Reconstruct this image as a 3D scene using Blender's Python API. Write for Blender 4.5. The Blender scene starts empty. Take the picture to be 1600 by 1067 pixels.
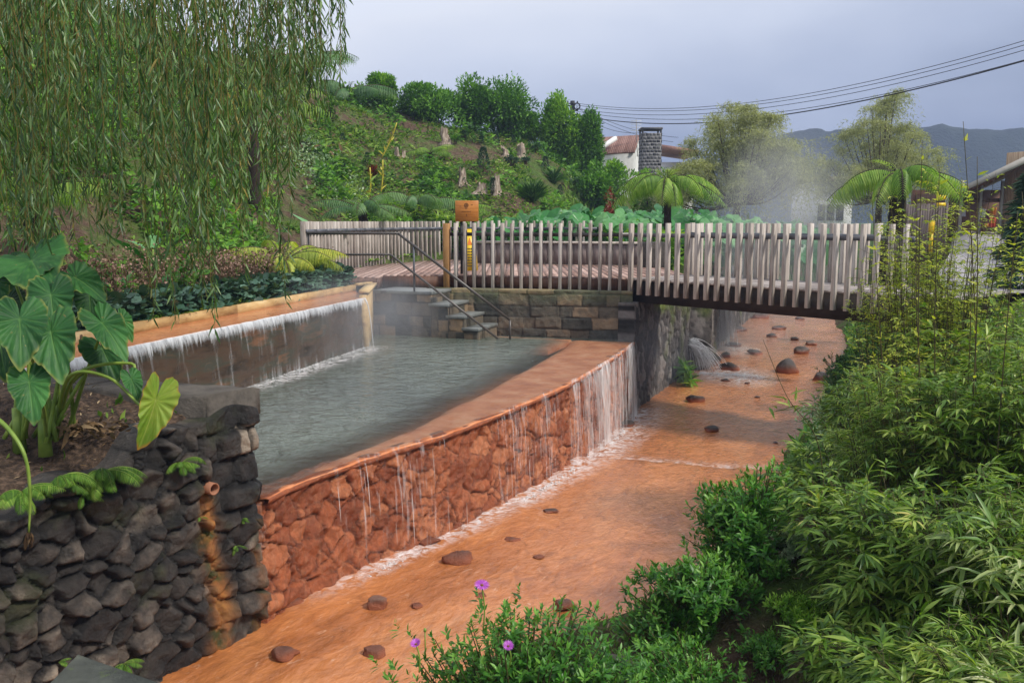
import bpy, math, random
import numpy as np
from mathutils import Vector, Matrix

sc = bpy.context.scene
COL = sc.collection
rad = math.radians
# ------------------------------------------------------------------ camera
F = 1386.0; TH = rad(7.7); CZ = 4.0
cam_d = bpy.data.cameras.new('camera'); cam = bpy.data.objects.new('camera', cam_d); COL.objects.link(cam)
cam.location = (0, 0, CZ); cam.rotation_euler = (rad(90) - TH, 0, 0)
cam_d.sensor_fit = 'HORIZONTAL'; cam_d.sensor_width = 36; cam_d.lens = F / 1600 * 36
cam_d.clip_start = 0.05; cam_d.clip_end = 3000
sc.camera = cam
# ------------------------------------------------------------------ light
SUN_EL, SUN_AZ = 46, 116          # azimuth clockwise from +Y
w = bpy.data.worlds.new('World'); sc.world = w; w.use_nodes = True
nt = w.node_tree; nt.nodes.clear()
def N(nt, t, **kw):
    n = nt.nodes.new(t)
    for k, v in kw.items(): setattr(n, k, v)
    return n
sky = N(nt, 'ShaderNodeTexSky', sky_type='NISHITA', sun_disc=False, sun_elevation=rad(SUN_EL), sun_rotation=rad(SUN_AZ))
sky.air_density = 1.5; sky.dust_density = 2.0
tc = N(nt, 'ShaderNodeTexCoord'); sep = N(nt, 'ShaderNodeSeparateXYZ'); nt.links.new(tc.outputs['Generated'], sep.inputs[0])
nz = N(nt, 'ShaderNodeTexNoise'); nz.inputs['Scale'].default_value = 2.2; nz.inputs['Detail'].default_value = 5; nz.inputs['Roughness'].default_value = .5
mp = N(nt, 'ShaderNodeMapping'); mp.inputs['Scale'].default_value = (1, 1, 2.6); nt.links.new(tc.outputs['Generated'], mp.inputs[0]); nt.links.new(mp.outputs[0], nz.inputs['Vector'])
def mth(nt, op, a, b=None, c=None):
    n = N(nt, 'ShaderNodeMath', operation=op)
    for i, v in enumerate((a, b, c)):
        if v is None: continue
        if isinstance(v, (int, float)): n.inputs[i].default_value = v
        else: nt.links.new(v, n.inputs[i])
    return n.outputs[0]
f1 = mth(nt, 'MULTIPLY', sep.outputs['Z'], 1.75)
f2 = mth(nt, 'MULTIPLY_ADD', sep.outputs['X'], -0.42, f1)
f3 = mth(nt, 'MULTIPLY_ADD', nz.outputs['Fac'], 0.56, mth(nt, 'ADD', f2, -.06))
rp = N(nt, 'ShaderNodeValToRGB'); nt.links.new(f3, rp.inputs[0])
els = rp.color_ramp.elements
els[0].position = 0.06; els[0].color = (.11, .14, .225, 1)
els[1].position = 0.85; els[1].color = (.72, .76, .86, 1)
for p, c in ((.20, (.20, .24, .35, 1)), (.36, (.38, .43, .56, 1)), (.52, (.55, .595, .71, 1)), (.66, (.68, .71, .79, 1))):
    e = els.new(p); e.color = c
mixc = N(nt, 'ShaderNodeMixRGB', blend_type='ADD'); mixc.inputs[0].default_value = 1
sks = N(nt, 'ShaderNodeVectorMath', operation='SCALE'); sks.inputs['Scale'].default_value = 0.05; nt.links.new(sky.outputs[0], sks.inputs[0])
cls = N(nt, 'ShaderNodeVectorMath', operation='SCALE'); cls.inputs['Scale'].default_value = 9.2; nt.links.new(rp.outputs[0], cls.inputs[0])
nt.links.new(sks.outputs[0], mixc.inputs[1]); nt.links.new(cls.outputs[0], mixc.inputs[2])
bg = N(nt, 'ShaderNodeBackground'); bg.inputs['Strength'].default_value = 0.1; nt.links.new(mixc.outputs[0], bg.inputs[0])
wo = N(nt, 'ShaderNodeOutputWorld'); nt.links.new(bg.outputs[0], wo.inputs[0])
sd = bpy.data.lights.new('sun', 'SUN'); sd.energy = 3.0; sd.angle = rad(7); sd.color = (1, .95, .86)
so = bpy.data.objects.new('sun', sd); COL.objects.link(so)
_a, _e = rad(SUN_AZ), rad(SUN_EL)
sv = Vector((math.sin(_a) * math.cos(_e), math.cos(_a) * math.cos(_e), math.sin(_e)))
so.rotation_euler = sv.to_track_quat('Z', 'Y').to_euler(); so.location = sv * 60
sc.view_settings.view_transform = 'Standard'; sc.view_settings.look = 'None'; sc.view_settings.exposure = 0.42; sc.view_settings.gamma = 1
sc.cycles.max_bounces = 7; sc.cycles.diffuse_bounces = 3; sc.cycles.glossy_bounces = 3; sc.cycles.transparent_max_bounces = 24
sc.cycles.transmission_bounces = 3; sc.cycles.volume_bounces = 0
sc.cycles.use_adaptive_sampling = True; sc.cycles.adaptive_threshold = 0.01
sc.cycles.volume_step_rate = 2.0; sc.cycles.volume_max_steps = 64

# ------------------------------------------------------------------ projection helpers (photo pixels 1600x1067)
def ray(px, py):
    dx = (px - 800) / F; dy = (533.5 - py) / F
    return np.array([dx, math.cos(TH) + dy * math.sin(TH), -math.sin(TH) + dy * math.cos(TH)])
def P(px, py, z):
    d = ray(px, py); return np.array([0, 0, CZ]) + d * ((z - CZ) / d[2])
def Q(px, py, Y):
    d = ray(px, py); return np.array([0, 0, CZ]) + d * (Y / d[1])
# ------------------------------------------------------------------ noise
def _h(ix, iy, s):
    n = (ix.astype(np.int64) * 374761393 + iy.astype(np.int64) * 668265263 + s * 1442695041) & 0xffffffff
    n = ((n ^ (n >> 13)) * 1274126177) & 0xffffffff
    return ((n ^ (n >> 16)) & 0xffffff) / float(0xffffff)
def vn(x, y, s=0):
    x = np.asarray(x, float); y = np.asarray(y, float)
    ix, iy = np.floor(x), np.floor(y); fx, fy = x - ix, y - iy
    fx = fx * fx * (3 - 2 * fx); fy = fy * fy * (3 - 2 * fy)
    a, b, c, d = _h(ix, iy, s), _h(ix + 1, iy, s), _h(ix, iy + 1, s), _h(ix + 1, iy + 1, s)
    return (a + (b - a) * fx) * (1 - fy) + (c + (d - c) * fx) * fy
def fbm(x, y, s=0, o=4):
    t = 0; a = .5
    for i in range(o):
        t = t + a * (vn(np.asarray(x) * 2 ** i, np.asarray(y) * 2 ** i, s + i * 17) - .5); a *= .5
    return t * 2
def sm(a, b, x):
    t = np.clip((np.asarray(x, float) - a) / (b - a), 0, 1); return t * t * (3 - 2 * t)
# ------------------------------------------------------------------ mesh builder
class MB:
    def __init__(s): s.V = []; s.F = {}; s.A = {}; s.n = 0; s.parts = []
    def add(s, V, F, **at):
        V = np.asarray(V, float).reshape(-1, 3); F = np.asarray(F, int)
        if F.ndim == 1: F = F.reshape(1, -1)
        s.V.append(V); s.F.setdefault(F.shape[1], []).append(F + s.n)
        at.setdefault('var', .5)
        s.parts.append((len(V), at)); s.n += len(V); return s
    def mesh(s, name, mat, smooth=False):
        V = np.concatenate(s.V) if s.V else np.zeros((0, 3))
        me = bpy.data.meshes.new(name)
        fs = [np.concatenate(f) for f in s.F.values()]
        nl = sum(f.size for f in fs); npg = sum(len(f) for f in fs)
        me.vertices.add(len(V)); me.vertices.foreach_set('co', V.astype(np.float32).ravel())
        me.loops.add(nl); me.polygons.add(npg)
        me.loops.foreach_set('vertex_index', np.concatenate([f.ravel() for f in fs]).astype(np.int32))
        tot = np.concatenate([np.full(len(f), f.shape[1]) for f in fs]); st = np.concatenate([[0], np.cumsum(tot)[:-1]])
        me.polygons.foreach_set('loop_start', st.astype(np.int32))
        me.update(calc_edges=True)
        if smooth: me.polygons.foreach_set('use_smooth', np.ones(npg, bool))
        keys = set(k for _, a in s.parts for k in a)
        for k in keys:
            arr = np.concatenate([np.broadcast_to(np.asarray(a.get(k, 0.), float), (n,)) for n, a in s.parts])
            at = me.attributes.new(k, 'FLOAT', 'POINT'); at.data.foreach_set('value', arr.astype(np.float32))
        if mat: me.materials.append(mat)
        me.validate(); return me
    def build(s, name, mat, parent=None, smooth=False):
        o = bpy.data.objects.new(name, s.mesh(name, mat, smooth)); COL.objects.link(o)
        if parent is not None:
            o.parent = parent
            if parent.type == 'EMPTY': o.matrix_parent_inverse = Matrix.Translation(-parent.location)
        return o
def tag(o, label=None, cat=None, group=None, kind=None):
    if label: o['label'] = label
    if cat: o['category'] = cat
    if group: o['group'] = group
    if kind: o['kind'] = kind
    return o
def thing(name, label, cat, loc=(0, 0, 0), group=None):
    o = bpy.data.objects.new(name, None); COL.objects.link(o); o.location = Vector([float(v) for v in loc]); o.empty_display_size = .2
    return tag(o, label, cat, group)
def copy_tree(root, loc, rz=0, s=1, label=None, group=None):
    r = root.copy(); COL.objects.link(r); r.location = Vector([float(v) for v in loc]); r.rotation_euler = (0, 0, rz)
    r.scale = (s, s, s) if not isinstance(s, (tuple, list)) else s
    if label: r['label'] = label
    if group: r['group'] = group
    for ch in root.children:
        c = ch.copy(); COL.objects.link(c); c.parent = r; c.matrix_parent_inverse = ch.matrix_parent_inverse.copy()
        for g in ch.children:
            d = g.copy(); COL.objects.link(d); d.parent = c
    return r
def nrm(v):
    v = np.asarray(v, float); return v / (np.linalg.norm(v, axis=-1, keepdims=True) + 1e-9)
BF = np.array([[0, 3, 2, 1], [4, 5, 6, 7], [0, 1, 5, 4], [1, 2, 6, 5], [2, 3, 7, 6], [3, 0, 4, 7]])
def box(mb, c, s, rz=0, **at):
    c = np.asarray(c, float); x, y, z = [v / 2 for v in s]
    V = np.array([[-x, -y, -z], [x, -y, -z], [x, y, -z], [-x, y, -z], [-x, -y, z], [x, -y, z], [x, y, z], [-x, y, z]])
    cs, sn = math.cos(rz), math.sin(rz); R = np.array([[cs, -sn, 0], [sn, cs, 0], [0, 0, 1]])
    return mb.add(V @ R.T + c, BF, **at)
def bbox(mb, c, s, rz=0, b=.006, **at):   # box with bevelled vertical + horizontal edges
    x, y, z = [v / 2 for v in s]; V = []
    for zz, i in ((-z, b), (-z + b, 0), (z - b, 0), (z, b)):
        for (a, d) in ((-x + b + i * .0, -y + i), (x - b, -y + i), (x - i, -y + b), (x - i, y - b), (x - b, y - i), (-x + b, y - i), (-x + i, y - b), (-x + i, -y + b)):
            V.append((a, d, zz))
    V = np.array(V); Fq = []
    for k in range(3):
        for j in range(8): Fq.append((k * 8 + j, k * 8 + (j + 1) % 8, k * 8 + 8 + (j + 1) % 8, k * 8 + 8 + j))
    cs, sn = math.cos(rz), math.sin(rz); R = np.array([[cs, -sn, 0], [sn, cs, 0], [0, 0, 1]])
    V = V @ R.T + np.asarray(c, float)
    n0 = mb.n; mb.add(V, np.array(Fq), **at)
    mb.F.setdefault(8, []).append(np.array([[n0 + 7 - j for j in range(8)], [n0 + 24 + j for j in range(8)]]))
    return mb
def beam(mb, p0, p1, wd, ht, **at):      # p0,p1 = ends of the centre line
    p0 = np.asarray(p0, float); p1 = np.asarray(p1, float); d = nrm(p1 - p0)
    up = np.array([0, 0, 1.]) if abs(d[2]) < .95 else np.array([0, 1., 0]); s = nrm(np.cross(d, up)); u = np.cross(s, d)
    V = [p + s * a * wd / 2 + u * b * ht / 2 for p in (p0, p1) for a, b in ((-1, -1), (1, -1), (1, 1), (-1, 1))]
    return mb.add(V, BF, **at)
def tube(mb, pts, r, k=6, **at):
    pts = np.asarray(pts, float); n = len(pts); r = np.broadcast_to(np.asarray(r, float), (n,))
    d = nrm(np.gradient(pts, axis=0)); ref = np.array([.13, .22, 1.]) if abs(d[0][2]) < .9 else np.array([1., .1, 0])
    s = nrm(np.cross(d, ref)); u = np.cross(s, d)
    a = np.arange(k) / k * 2 * math.pi
    V = pts[:, None] + r[:, None, None] * (np.cos(a)[None, :, None] * s[:, None] + np.sin(a)[None, :, None] * u[:, None])
    i = np.arange(n - 1)[:, None] * k; j = np.arange(k)[None]; j2 = (j + 1) % k
    Fq = np.stack([i + j, i + j2, i + k + j2, i + k + j], -1).reshape(-1, 4)
    n0 = mb.n; mb.add(V.reshape(-1, 3), Fq, **at)
    if k > 3: mb.F.setdefault(k, []).append(np.array([[n0 + q for q in range(k)][::-1], [n0 + (n - 1) * k + q for q in range(k)]]))
    return mb
def grid(mb, V, **at):                    # V (n,m,3)
    n, m = V.shape[:2]; i = np.arange(n - 1)[:, None] * m; j = np.arange(m - 1)[None]
    Fq = np.stack([i + j, i + j + 1, i + m + j + 1, i + m + j], -1).reshape(-1, 4)
    at = {k: (np.asarray(v).ravel() if np.ndim(v) else v) for k, v in at.items()}
    return mb.add(V.reshape(-1, 3), Fq, **at)
def curve(pts, n=12):                     # smooth Catmull-Rom through pts
    pts = np.asarray(pts, float); q = np.vstack([2 * pts[0] - pts[1], pts, 2 * pts[-1] - pts[-2]]); out = []
    seg = len(pts) - 1
    for i in range(seg):
        p0, p1, p2, p3 = q[i:i + 4]
        for t in np.linspace(0, 1, max(2, n // seg + 1), endpoint=(i == seg - 1)):
            out.append(.5 * ((2 * p1) + (p2 - p0) * t + (2 * p0 - 5 * p1 + 4 * p2 - p3) * t * t + (3 * p1 - p0 - 3 * p2 + p3) * t ** 3))
    return np.array(out)
# leaf templates: length 1 along +y, face +z
def T_kite(wd, f=.08, dr=.12):
    return (np.array([[0, 0, 0], [wd / 2, .42, f], [0, .45, 0], [-wd / 2, .42, f], [0, 1, -dr]]), np.array([[0, 1, 2], [0, 2, 3], [1, 4, 2], [3, 2, 4]]))
def T_quad(wd):
    return (np.array([[0, 0, 0], [wd / 2, .45, .04], [0, 1, -.08], [-wd / 2, .45, .04]]), np.array([[0, 1, 2], [0, 2, 3]]))
def T_lance(wd, dr=.2):
    return (np.array([[0, 0, 0], [wd / 2, .28, .03], [0, .28, 0], [-wd / 2, .28, .03], [wd * .42, .62, .03 - dr * .35], [0, .62, -dr * .4], [-wd * .42, .62, .03 - dr * .35], [0, 1, -dr]]),
            np.array([[0, 1, 2], [0, 2, 3], [1, 4, 5], [1, 5, 2], [2, 5, 6], [2, 6, 3], [4, 7, 5], [5, 7, 6]]))
def T_round(wd=.9, k=8):
    V = [[0, .1, 0], [0, .5, -.04]]
    for i in range(k + 1):
        a = math.pi * 2 * (i / k) - math.pi / 2
        r = .5 * (1 + .06 * math.cos(3 * i)); V.append([math.cos(a) * r * wd, .5 + math.sin(a) * r, .05 * math.sin(2.3 * i) + .03])
    V[2] = [.03, .12, 0]; V[-1] = [-.03, .12, 0]
    return (np.array(V), np.array([[1, 2 + i, 3 + i] for i in range(k)]))
def scatter(mb, T, pos, d, n, size, var, rs=None):
    V, Fc = T; pos = np.asarray(pos, float); y = nrm(d); x = nrm(np.cross(y, n)); z = np.cross(x, y)
    size = np.broadcast_to(np.asarray(size, float), (len(pos),))
    W = (V[None, :, 0, None] * x[:, None] + V[None, :, 1, None] * y[:, None] + V[None, :, 2, None] * z[:, None]) * size[:, None, None] + pos[:, None]
    Fa = (Fc[None] + (np.arange(len(pos)) * len(V))[:, None, None]).reshape(-1, Fc.shape[1])
    return mb.add(W.reshape(-1, 3), Fa, var=np.repeat(np.clip(var, 0, 1), len(V)))
RG = np.random.default_rng(11)
def rdir(n, rg=None):
    v = (rg or RG).normal(size=(n, 3)); return nrm(v)
def blob(c, r, ncl, n, rg, cr=.42, low=-.35):   # lumpy crown: returns pos, outward dir, var
    r = np.asarray(r, float); cd = rdir(ncl, rg); cd[:, 2] = np.where(cd[:, 2] < low, -cd[:, 2] * .5, cd[:, 2])
    cc = cd * rg.uniform(.35, .78, (ncl, 1)); crr = cr * rg.uniform(.65, 1.25, ncl); cv = rg.uniform(0, 1, ncl)
    k = rg.integers(0, ncl, n); dd = rdir(n, rg); dd[:, 2] = np.abs(dd[:, 2]) * np.where(rg.random(n) < .7, 1, -1)
    p = cc[k] + dd * crr[k][:, None] * rg.uniform(.55, 1.08, (n, 1))
    return np.asarray(c) + p * r, nrm(dd * .7 + nrm(p) * .5), cv[k] * .5 + rg.random(n) * .5, np.asarray(c) + cc * r
# ------------------------------------------------------------------ materials
def newmat(name):
    m = bpy.data.materials.new(name); m.use_nodes = True; nt = m.node_tree; nt.nodes.clear()
    o = N(nt, 'ShaderNodeOutputMaterial'); b = N(nt, 'ShaderNodeBsdfPrincipled'); nt.links.new(b.outputs[0], o.inputs[0])
    return m, nt, b, o
def noi(nt, scale, detail=5, rough=.55, vec=None, sc3=None, dist=0):
    n = N(nt, 'ShaderNodeTexNoise'); n.inputs['Scale'].default_value = scale; n.inputs['Detail'].default_value = detail
    n.inputs['Roughness'].default_value = rough; n.inputs['Distortion'].default_value = dist
    if vec is None:
        vec = N(nt, 'ShaderNodeTexCoord').outputs['Object']
    if sc3:
        mp = N(nt, 'ShaderNodeMapping'); mp.inputs['Scale'].default_value = sc3[:3]
        if len(sc3) > 3: mp.vector_type = 'TEXTURE'; mp.inputs['Scale'].default_value = [1 / v for v in sc3[:3]]; mp.inputs['Rotation'].default_value = (0, 0, sc3[3])
        nt.links.new(vec, mp.inputs[0]); vec = mp.outputs[0]
    nt.links.new(vec, n.inputs['Vector']); return n.outputs['Fac']
def ramp(nt, fac, stops):
    r = N(nt, 'ShaderNodeValToRGB'); e = r.color_ramp.elements
    e[0].position = stops[0][0]; e[0].color = (*stops[0][1], 1); e[1].position = stops[-1][0]; e[1].color = (*stops[-1][1], 1)
    for p, c in stops[1:-1]:
        q = e.new(p); q.color = (*c, 1)
    nt.links.new(fac, r.inputs[0]); return r.outputs[0]
def attr(nt, name):
    a = N(nt, 'ShaderNodeAttribute'); a.attribute_name = name; return a.outputs['Fac']
def mix(nt, f, a, b, bt='MIX'):
    m = N(nt, 'ShaderNodeMixRGB', blend_type=bt)
    for i, v in enumerate((f, a, b)):
        if isinstance(v, (int, float)): m.inputs[i].default_value = v
        elif isinstance(v, tuple): m.inputs[i].default_value = (*v, 1)
        else: nt.links.new(v, m.inputs[i])
    return m.outputs[0]
def bump(nt, b, h, strength=.4, dist=.02):
    n = N(nt, 'ShaderNodeBump'); n.inputs['Strength'].default_value = strength; n.inputs['Distance'].default_value = dist
    nt.links.new(h, n.inputs['Height']); nt.links.new(n.outputs[0], b.inputs['Normal']); return n
def solid(name, stops, scale=6, rough=.8, bs=.3, bscale=30, spec=.3, varw=.5, sc3=None, metal=0, bd=.01, dirt=None):
    m, nt, b, o = newmat(name)
    f = mth(nt, 'MULTIPLY_ADD', mth(nt, 'SUBTRACT', noi(nt, scale, 6, .6, sc3=sc3), .5), 1.5, .5)
    v = mth(nt, 'MULTIPLY', mth(nt, 'SUBTRACT', attr(nt, 'var'), .5), varw)
    f = mth(nt, 'ADD', f, v)
    c = ramp(nt, f, stops)
    if dirt:
        c = mix(nt, ramp(nt, noi(nt, dirt[0], 6, .65), [(dirt[1], (0, 0, 0)), (dirt[1] + .12, (1, 1, 1))]), c, dirt[2])
    nt.links.new(c, b.inputs['Base Color']); b.inputs['Roughness'].default_value = rough
    b.inputs['Specular IOR Level'].default_value = spec; b.inputs['Metallic'].default_value = metal
    if bs: bump(nt, b, noi(nt, bscale, 6, .6, sc3=sc3), bs, bd)
    return m
def leafm(name, dark, mid, light, trans=.3, rough=.45, spec=.4, odd=None):
    m, nt, b, o = newmat(name)
    v = attr(nt, 'var'); st = [(0, dark), (.5, mid), (.93, light)]
    if odd: st.append((1, odd))
    c = ramp(nt, v, st)
    c = mix(nt, .35, c, ramp(nt, noi(nt, 14, 3), [(.3, (.35, .35, .35)), (.7, (1, 1, 1))]), 'MULTIPLY')
    nt.links.new(c, b.inputs['Base Color']); b.inputs['Roughness'].default_value = rough; b.inputs['Specular IOR Level'].default_value = spec
    t = N(nt, 'ShaderNodeBsdfTranslucent'); nt.links.new(mix(nt, 1., c, (1.5, 1.6, .6), 'MULTIPLY'), t.inputs[0])
    ms = N(nt, 'ShaderNodeMixShader'); ms.inputs[0].default_value = trans
    nt.links.new(b.outputs[0], ms.inputs[1]); nt.links.new(t.outputs[0], ms.inputs[2]); nt.links.new(ms.outputs[0], o.inputs[0])
    return m
M = {}
M['willow'] = leafm('willow_leaf', (.014, .055, .010), (.07, .155, .034), (.22, .34, .11), .3, .38, .5, (.36, .28, .07))
M['bamboo'] = leafm('bamboo_leaf', (.02, .075, .008), (.14, .26, .028), (.40, .50, .10), .32, .4, .4, (.52, .44, .12))
M['bamboo2'] = leafm('variegated_leaf', (.12, .25, .06), (.32, .40, .14), (.55, .58, .30), .3, .4)
M['thin'] = leafm('thin_stem_leaf', (.13, .22, .02), (.34, .42, .05), (.62, .62, .09), .35, .5)
M['green'] = leafm('bright_leaf', (.015, .075, .008), (.06, .21, .018), (.20, .40, .06), .28, .42)
M['dkgreen'] = leafm('dark_leaf', (.012, .05, .015), (.04, .12, .03), (.10, .22, .05), .22, .45)
M['hedge'] = leafm('hedge_leaf', (.02, .07, .008), (.075, .21, .018), (.21, .42, .05), .28, .55, .25)
M['hedgel'] = leafm('light_hedge_leaf', (.035, .12, .01), (.14, .32, .025), (.34, .54, .07), .32, .55, .25)
M['fern'] = leafm('fern_leaf', (.05, .15, .015), (.18, .33, .04), (.40, .54, .11), .4, .45, .3)
M['fernd'] = leafm('fern_leaf_dark', (.04, .12, .04), (.10, .22, .07), (.20, .34, .10), .35, .45)
M['pale'] = leafm('pale_leaf', (.12, .22, .10), (.24, .36, .19), (.48, .58, .36), .25, .5)
M['olive'] = leafm('pale_willow_leaf', (.17, .185, .08), (.34, .355, .18), (.52, .53, .32), .4, .7, .2)
M['round'] = leafm('round_leaf', (.02, .06, .035), (.05, .12, .075), (.12, .22, .15), .12, .4)
M['dried'] = leafm('dried_flower', (.10, .055, .04), (.25, .15, .11), (.42, .28, .22), .1, .9, .1)
M['redleaf'] = leafm('red_leaf', (.10, .012, .01), (.25, .03, .02), (.38, .10, .04), .25, .5)
M['ear'] = leafm('ear_leaf', (.015, .10, .02), (.05, .24, .05), (.20, .45, .16), .28, .35)
M['conif'] = leafm('conifer_leaf', (.012, .04, .02), (.03, .085, .04), (.06, .13, .06), .1, .6)
M['grass'] = leafm('grass_blade', (.05, .12, .015), (.12, .24, .03), (.26, .36, .07), .3, .5)
M['weed'] = leafm('weed_leaf', (.03, .09, .01), (.11, .23, .025), (.28, .40, .07), .28, .6, .2, (.2, .12, .06))
M['litter'] = leafm('leaf_litter', (.05, .03, .02), (.16, .10, .05), (.38, .28, .17), .05, .8, .1)
M['purple'] = leafm('purple_petal', (.30, .04, .36), (.45, .08, .52), (.60, .2, .68), .2, .5)
M['yellow'] = solid('flower_centre', [(0, (.5, .25, .02)), (1, (.7, .45, .05))], 30)
M['bark'] = solid('bark', [(.2, (.035, .025, .018)), (.8, (.12, .085, .06))], 12, .9, .6, 40, sc3=(1, 1, .25))
M['fernbark'] = solid('fern_trunk', [(.2, (.012, .009, .007)), (.8, (.05, .035, .025))], 30, .95, 1, 60)
M['culm'] = solid('culm', [(.2, (.03, .025, .015)), (.9, (.14, .12, .04))], 10, .6, .1)
M['greenstem'] = solid('green_stem', [(.2, (.12, .20, .03)), (.8, (.25, .34, .06))], 8, .4, .1)
M['wood'] = solid('weathered_wood', [(.1, (.21, .17, .145)), (.5, (.42, .365, .32)), (.9, (.60, .54, .485))], 5, .75, .5, 35, varw=.5, sc3=(6, 6, .6), bd=.004)
M['woodo'] = solid('fresh_wood_post', [(.1, (.25, .12, .04)), (.9, (.48, .26, .10))], 6, .6, .3, 30, sc3=(6, 6, .6))
M['deck'] = solid('deck_wood', [(.1, (.16, .085, .06)), (.5, (.31, .19, .15)), (.9, (.45, .31, .26))], 4, .5, .3, 30, spec=.5, varw=.6, sc3=(3, .6, 3))
M['deckg'] = solid('bridge_deck_wood', [(.1, (.17, .14, .125)), (.5, (.33, .28, .255)), (.9, (.46, .41, .38))], 4, .55, .3, 30, spec=.5, varw=.6)
M['fascia'] = solid('fascia_wood', [(.1, (.05, .025, .018)), (.9, (.17, .08, .05))], 5, .6, .4, 30, sc3=(5, 5, .6))
M['ochre'] = solid('ochre_timber', [(.1, (.30, .17, .06)), (.5, (.50, .33, .14)), (.9, (.62, .46, .24))], 3, .6, .3, 25, sc3=(1, 1, 3), dirt=(5, .60, (.25, .11, .04)))
M['steelrail'] = solid('brown_steel', [(.1, (.025, .02, .018)), (.9, (.09, .075, .065))], 6, .4, .05, spec=.6)
M['greyrail'] = solid('grey_steel', [(.1, (.07, .075, .09)), (.9, (.12, .125, .145))], 6, .5, .05, spec=.5)
M['beam'] = solid('dark_beam', [(.1, (.018, .014, .012)), (.9, (.055, .04, .032))], 5, .6, .3, 20)
M['slab'] = solid('grey_slab', [(.1, (.09, .10, .095)), (.9, (.24, .25, .24))], 4, .45, .25, 40, spec=.5, dirt=(3, .58, (.06, .05, .04)))
M['concrete'] = solid('dark_concrete', [(.1, (.025, .028, .024)), (.5, (.055, .06, .052)), (.9, (.10, .11, .085))], 5, .8, .6, 60, dirt=(7, .6, (.07, .10, .03)))
M['planks'] = solid('parapet_planks', [(.1, (.10, .075, .07)), (.9, (.24, .19, .175))], 4, .7, .3, 30, sc3=(8, 8, .6))
M['white'] = solid('white_render', [(.1, (.62, .62, .60)), (.9, (.80, .80, .78))], 3, .8, .05)
M['tile'] = solid('roof_tile', [(.1, (.20, .10, .075)), (.9, (.36, .21, .165))], 8, .8, .2, 30)
M['block'] = solid('basalt_block', [(.1, (.05, .05, .055)), (.9, (.17, .165, .17))], 9, .9, .4, 30, varw=1.0)
M['mortar'] = solid('mortar', [(.1, (.22, .22, .22)), (.9, (.32, .31, .30))], 9, .9, .2)
M['black'] = solid('dark_iron', [(.1, (.012, .012, .014)), (.9, (.03, .03, .033))], 9, .6, 0)
M['signwood'] = solid('sign_wood', [(.1, (.36, .12, .02)), (.9, (.56, .23, .05))], 4, .4, .2, 20, sc3=(1, 1, 8))
M['signink'] = solid('burnt_emblem', [(.1, (.14, .05, .015)), (.9, (.2, .08, .02))], 4, .6, 0)
M['yplastic'] = solid('yellow_plastic', [(.1, (.75, .48, .01)), (.9, (.85, .58, .02))], 3, .4, 0, spec=.5)
M['oplastic'] = solid('orange_plastic', [(.1, (.75, .20, .02)), (.9, (.85, .26, .03))], 3, .4, 0, spec=.5)
M['path'] = solid('cobble_path', [(.1, (.20, .18, .185)), (.9, (.42, .39, .39))], 2.5, .55, .5, 14, spec=.5)
M['panel'] = solid('timber_cladding', [(.1, (.33, .22, .13)), (.9, (.52, .38, .25))], 3, .7, .1, sc3=(8, 8, .4))
M['soffit'] = solid('brown_soffit', [(.1, (.08, .035, .02)), (.9, (.14, .07, .04))], 3, .7, .1)
M['fasciag'] = solid('grey_roof_edge', [(.1, (.30, .28, .25)), (.9, (.42, .40, .36))], 3, .7, .1)
M['shirt'] = solid('white_cloth', [(.1, (.6, .62, .68)), (.9, (.8, .8, .85))], 9, .9, .1)
M['redcloth'] = solid('red_cloth', [(.1, (.45, .06, .03)), (.9, (.6, .12, .06))], 9, .9, .1)
M['orangecloth'] = solid('orange_cloth', [(.1, (.6, .2, .05)), (.9, (.7, .3, .1))], 9, .9, .1)
M['purplecloth'] = solid('purple_cloth', [(.1, (.15, .03, .1)), (.9, (.25, .06, .18))], 9, .9, .1)
M['stump'] = solid('stump_wood', [(.15, (.07, .045, .03)), (.5, (.26, .20, .15)), (.85, (.60, .52, .43))], 7, .9, .6, 18, sc3=(3, 3, .5))
M['clay'] = solid('clay_pipe', [(.1, (.22, .09, .05)), (.9, (.35, .16, .09))], 8, .7, .2)
M['ystem'] = solid('yellow_stem', [(.1, (.40, .33, .03)), (.9, (.55, .48, .06))], 8, .5, 0)
# ground: soil with moss
def ground_mat():
    m, nt, b, o = newmat('hill_soil')
    n1 = noi(nt, 1.3, 8, .65); n2 = noi(nt, .35, 5, .6); n3 = noi(nt, 9, 6, .7)
    soil = ramp(nt, mth(nt, 'ADD', mth(nt, 'MULTIPLY', n3, .6), mth(nt, 'MULTIPLY', n1, .4)), [(.3, (.03, .018, .012)), (.5, (.12, .078, .052)), (.7, (.27, .19, .135))])
    gr = ramp(nt, n3, [(.3, (.03, .065, .01)), (.6, (.085, .15, .025)), (.8, (.18, .26, .05))])
    f = ramp(nt, mth(nt, 'ADD', mth(nt, 'MULTIPLY', n1, .55), mth(nt, 'MULTIPLY', n2, .5)), [(.46, (0, 0, 0)), (.58, (.92, .92, .92))])
    nt.links.new(mix(nt, mth(nt, 'MAXIMUM', f, attr(nt, 'lawn')), soil, gr), b.inputs['Base Color']); b.inputs['Roughness'].default_value = .95
    b.inputs['Specular IOR Level'].default_value = .15
    bump(nt, b, mth(nt, 'ADD', n3, mth(nt, 'MULTIPLY', noi(nt, 40, 4), .4)), .9, .12); return m
M['ground'] = ground_mat()
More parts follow.
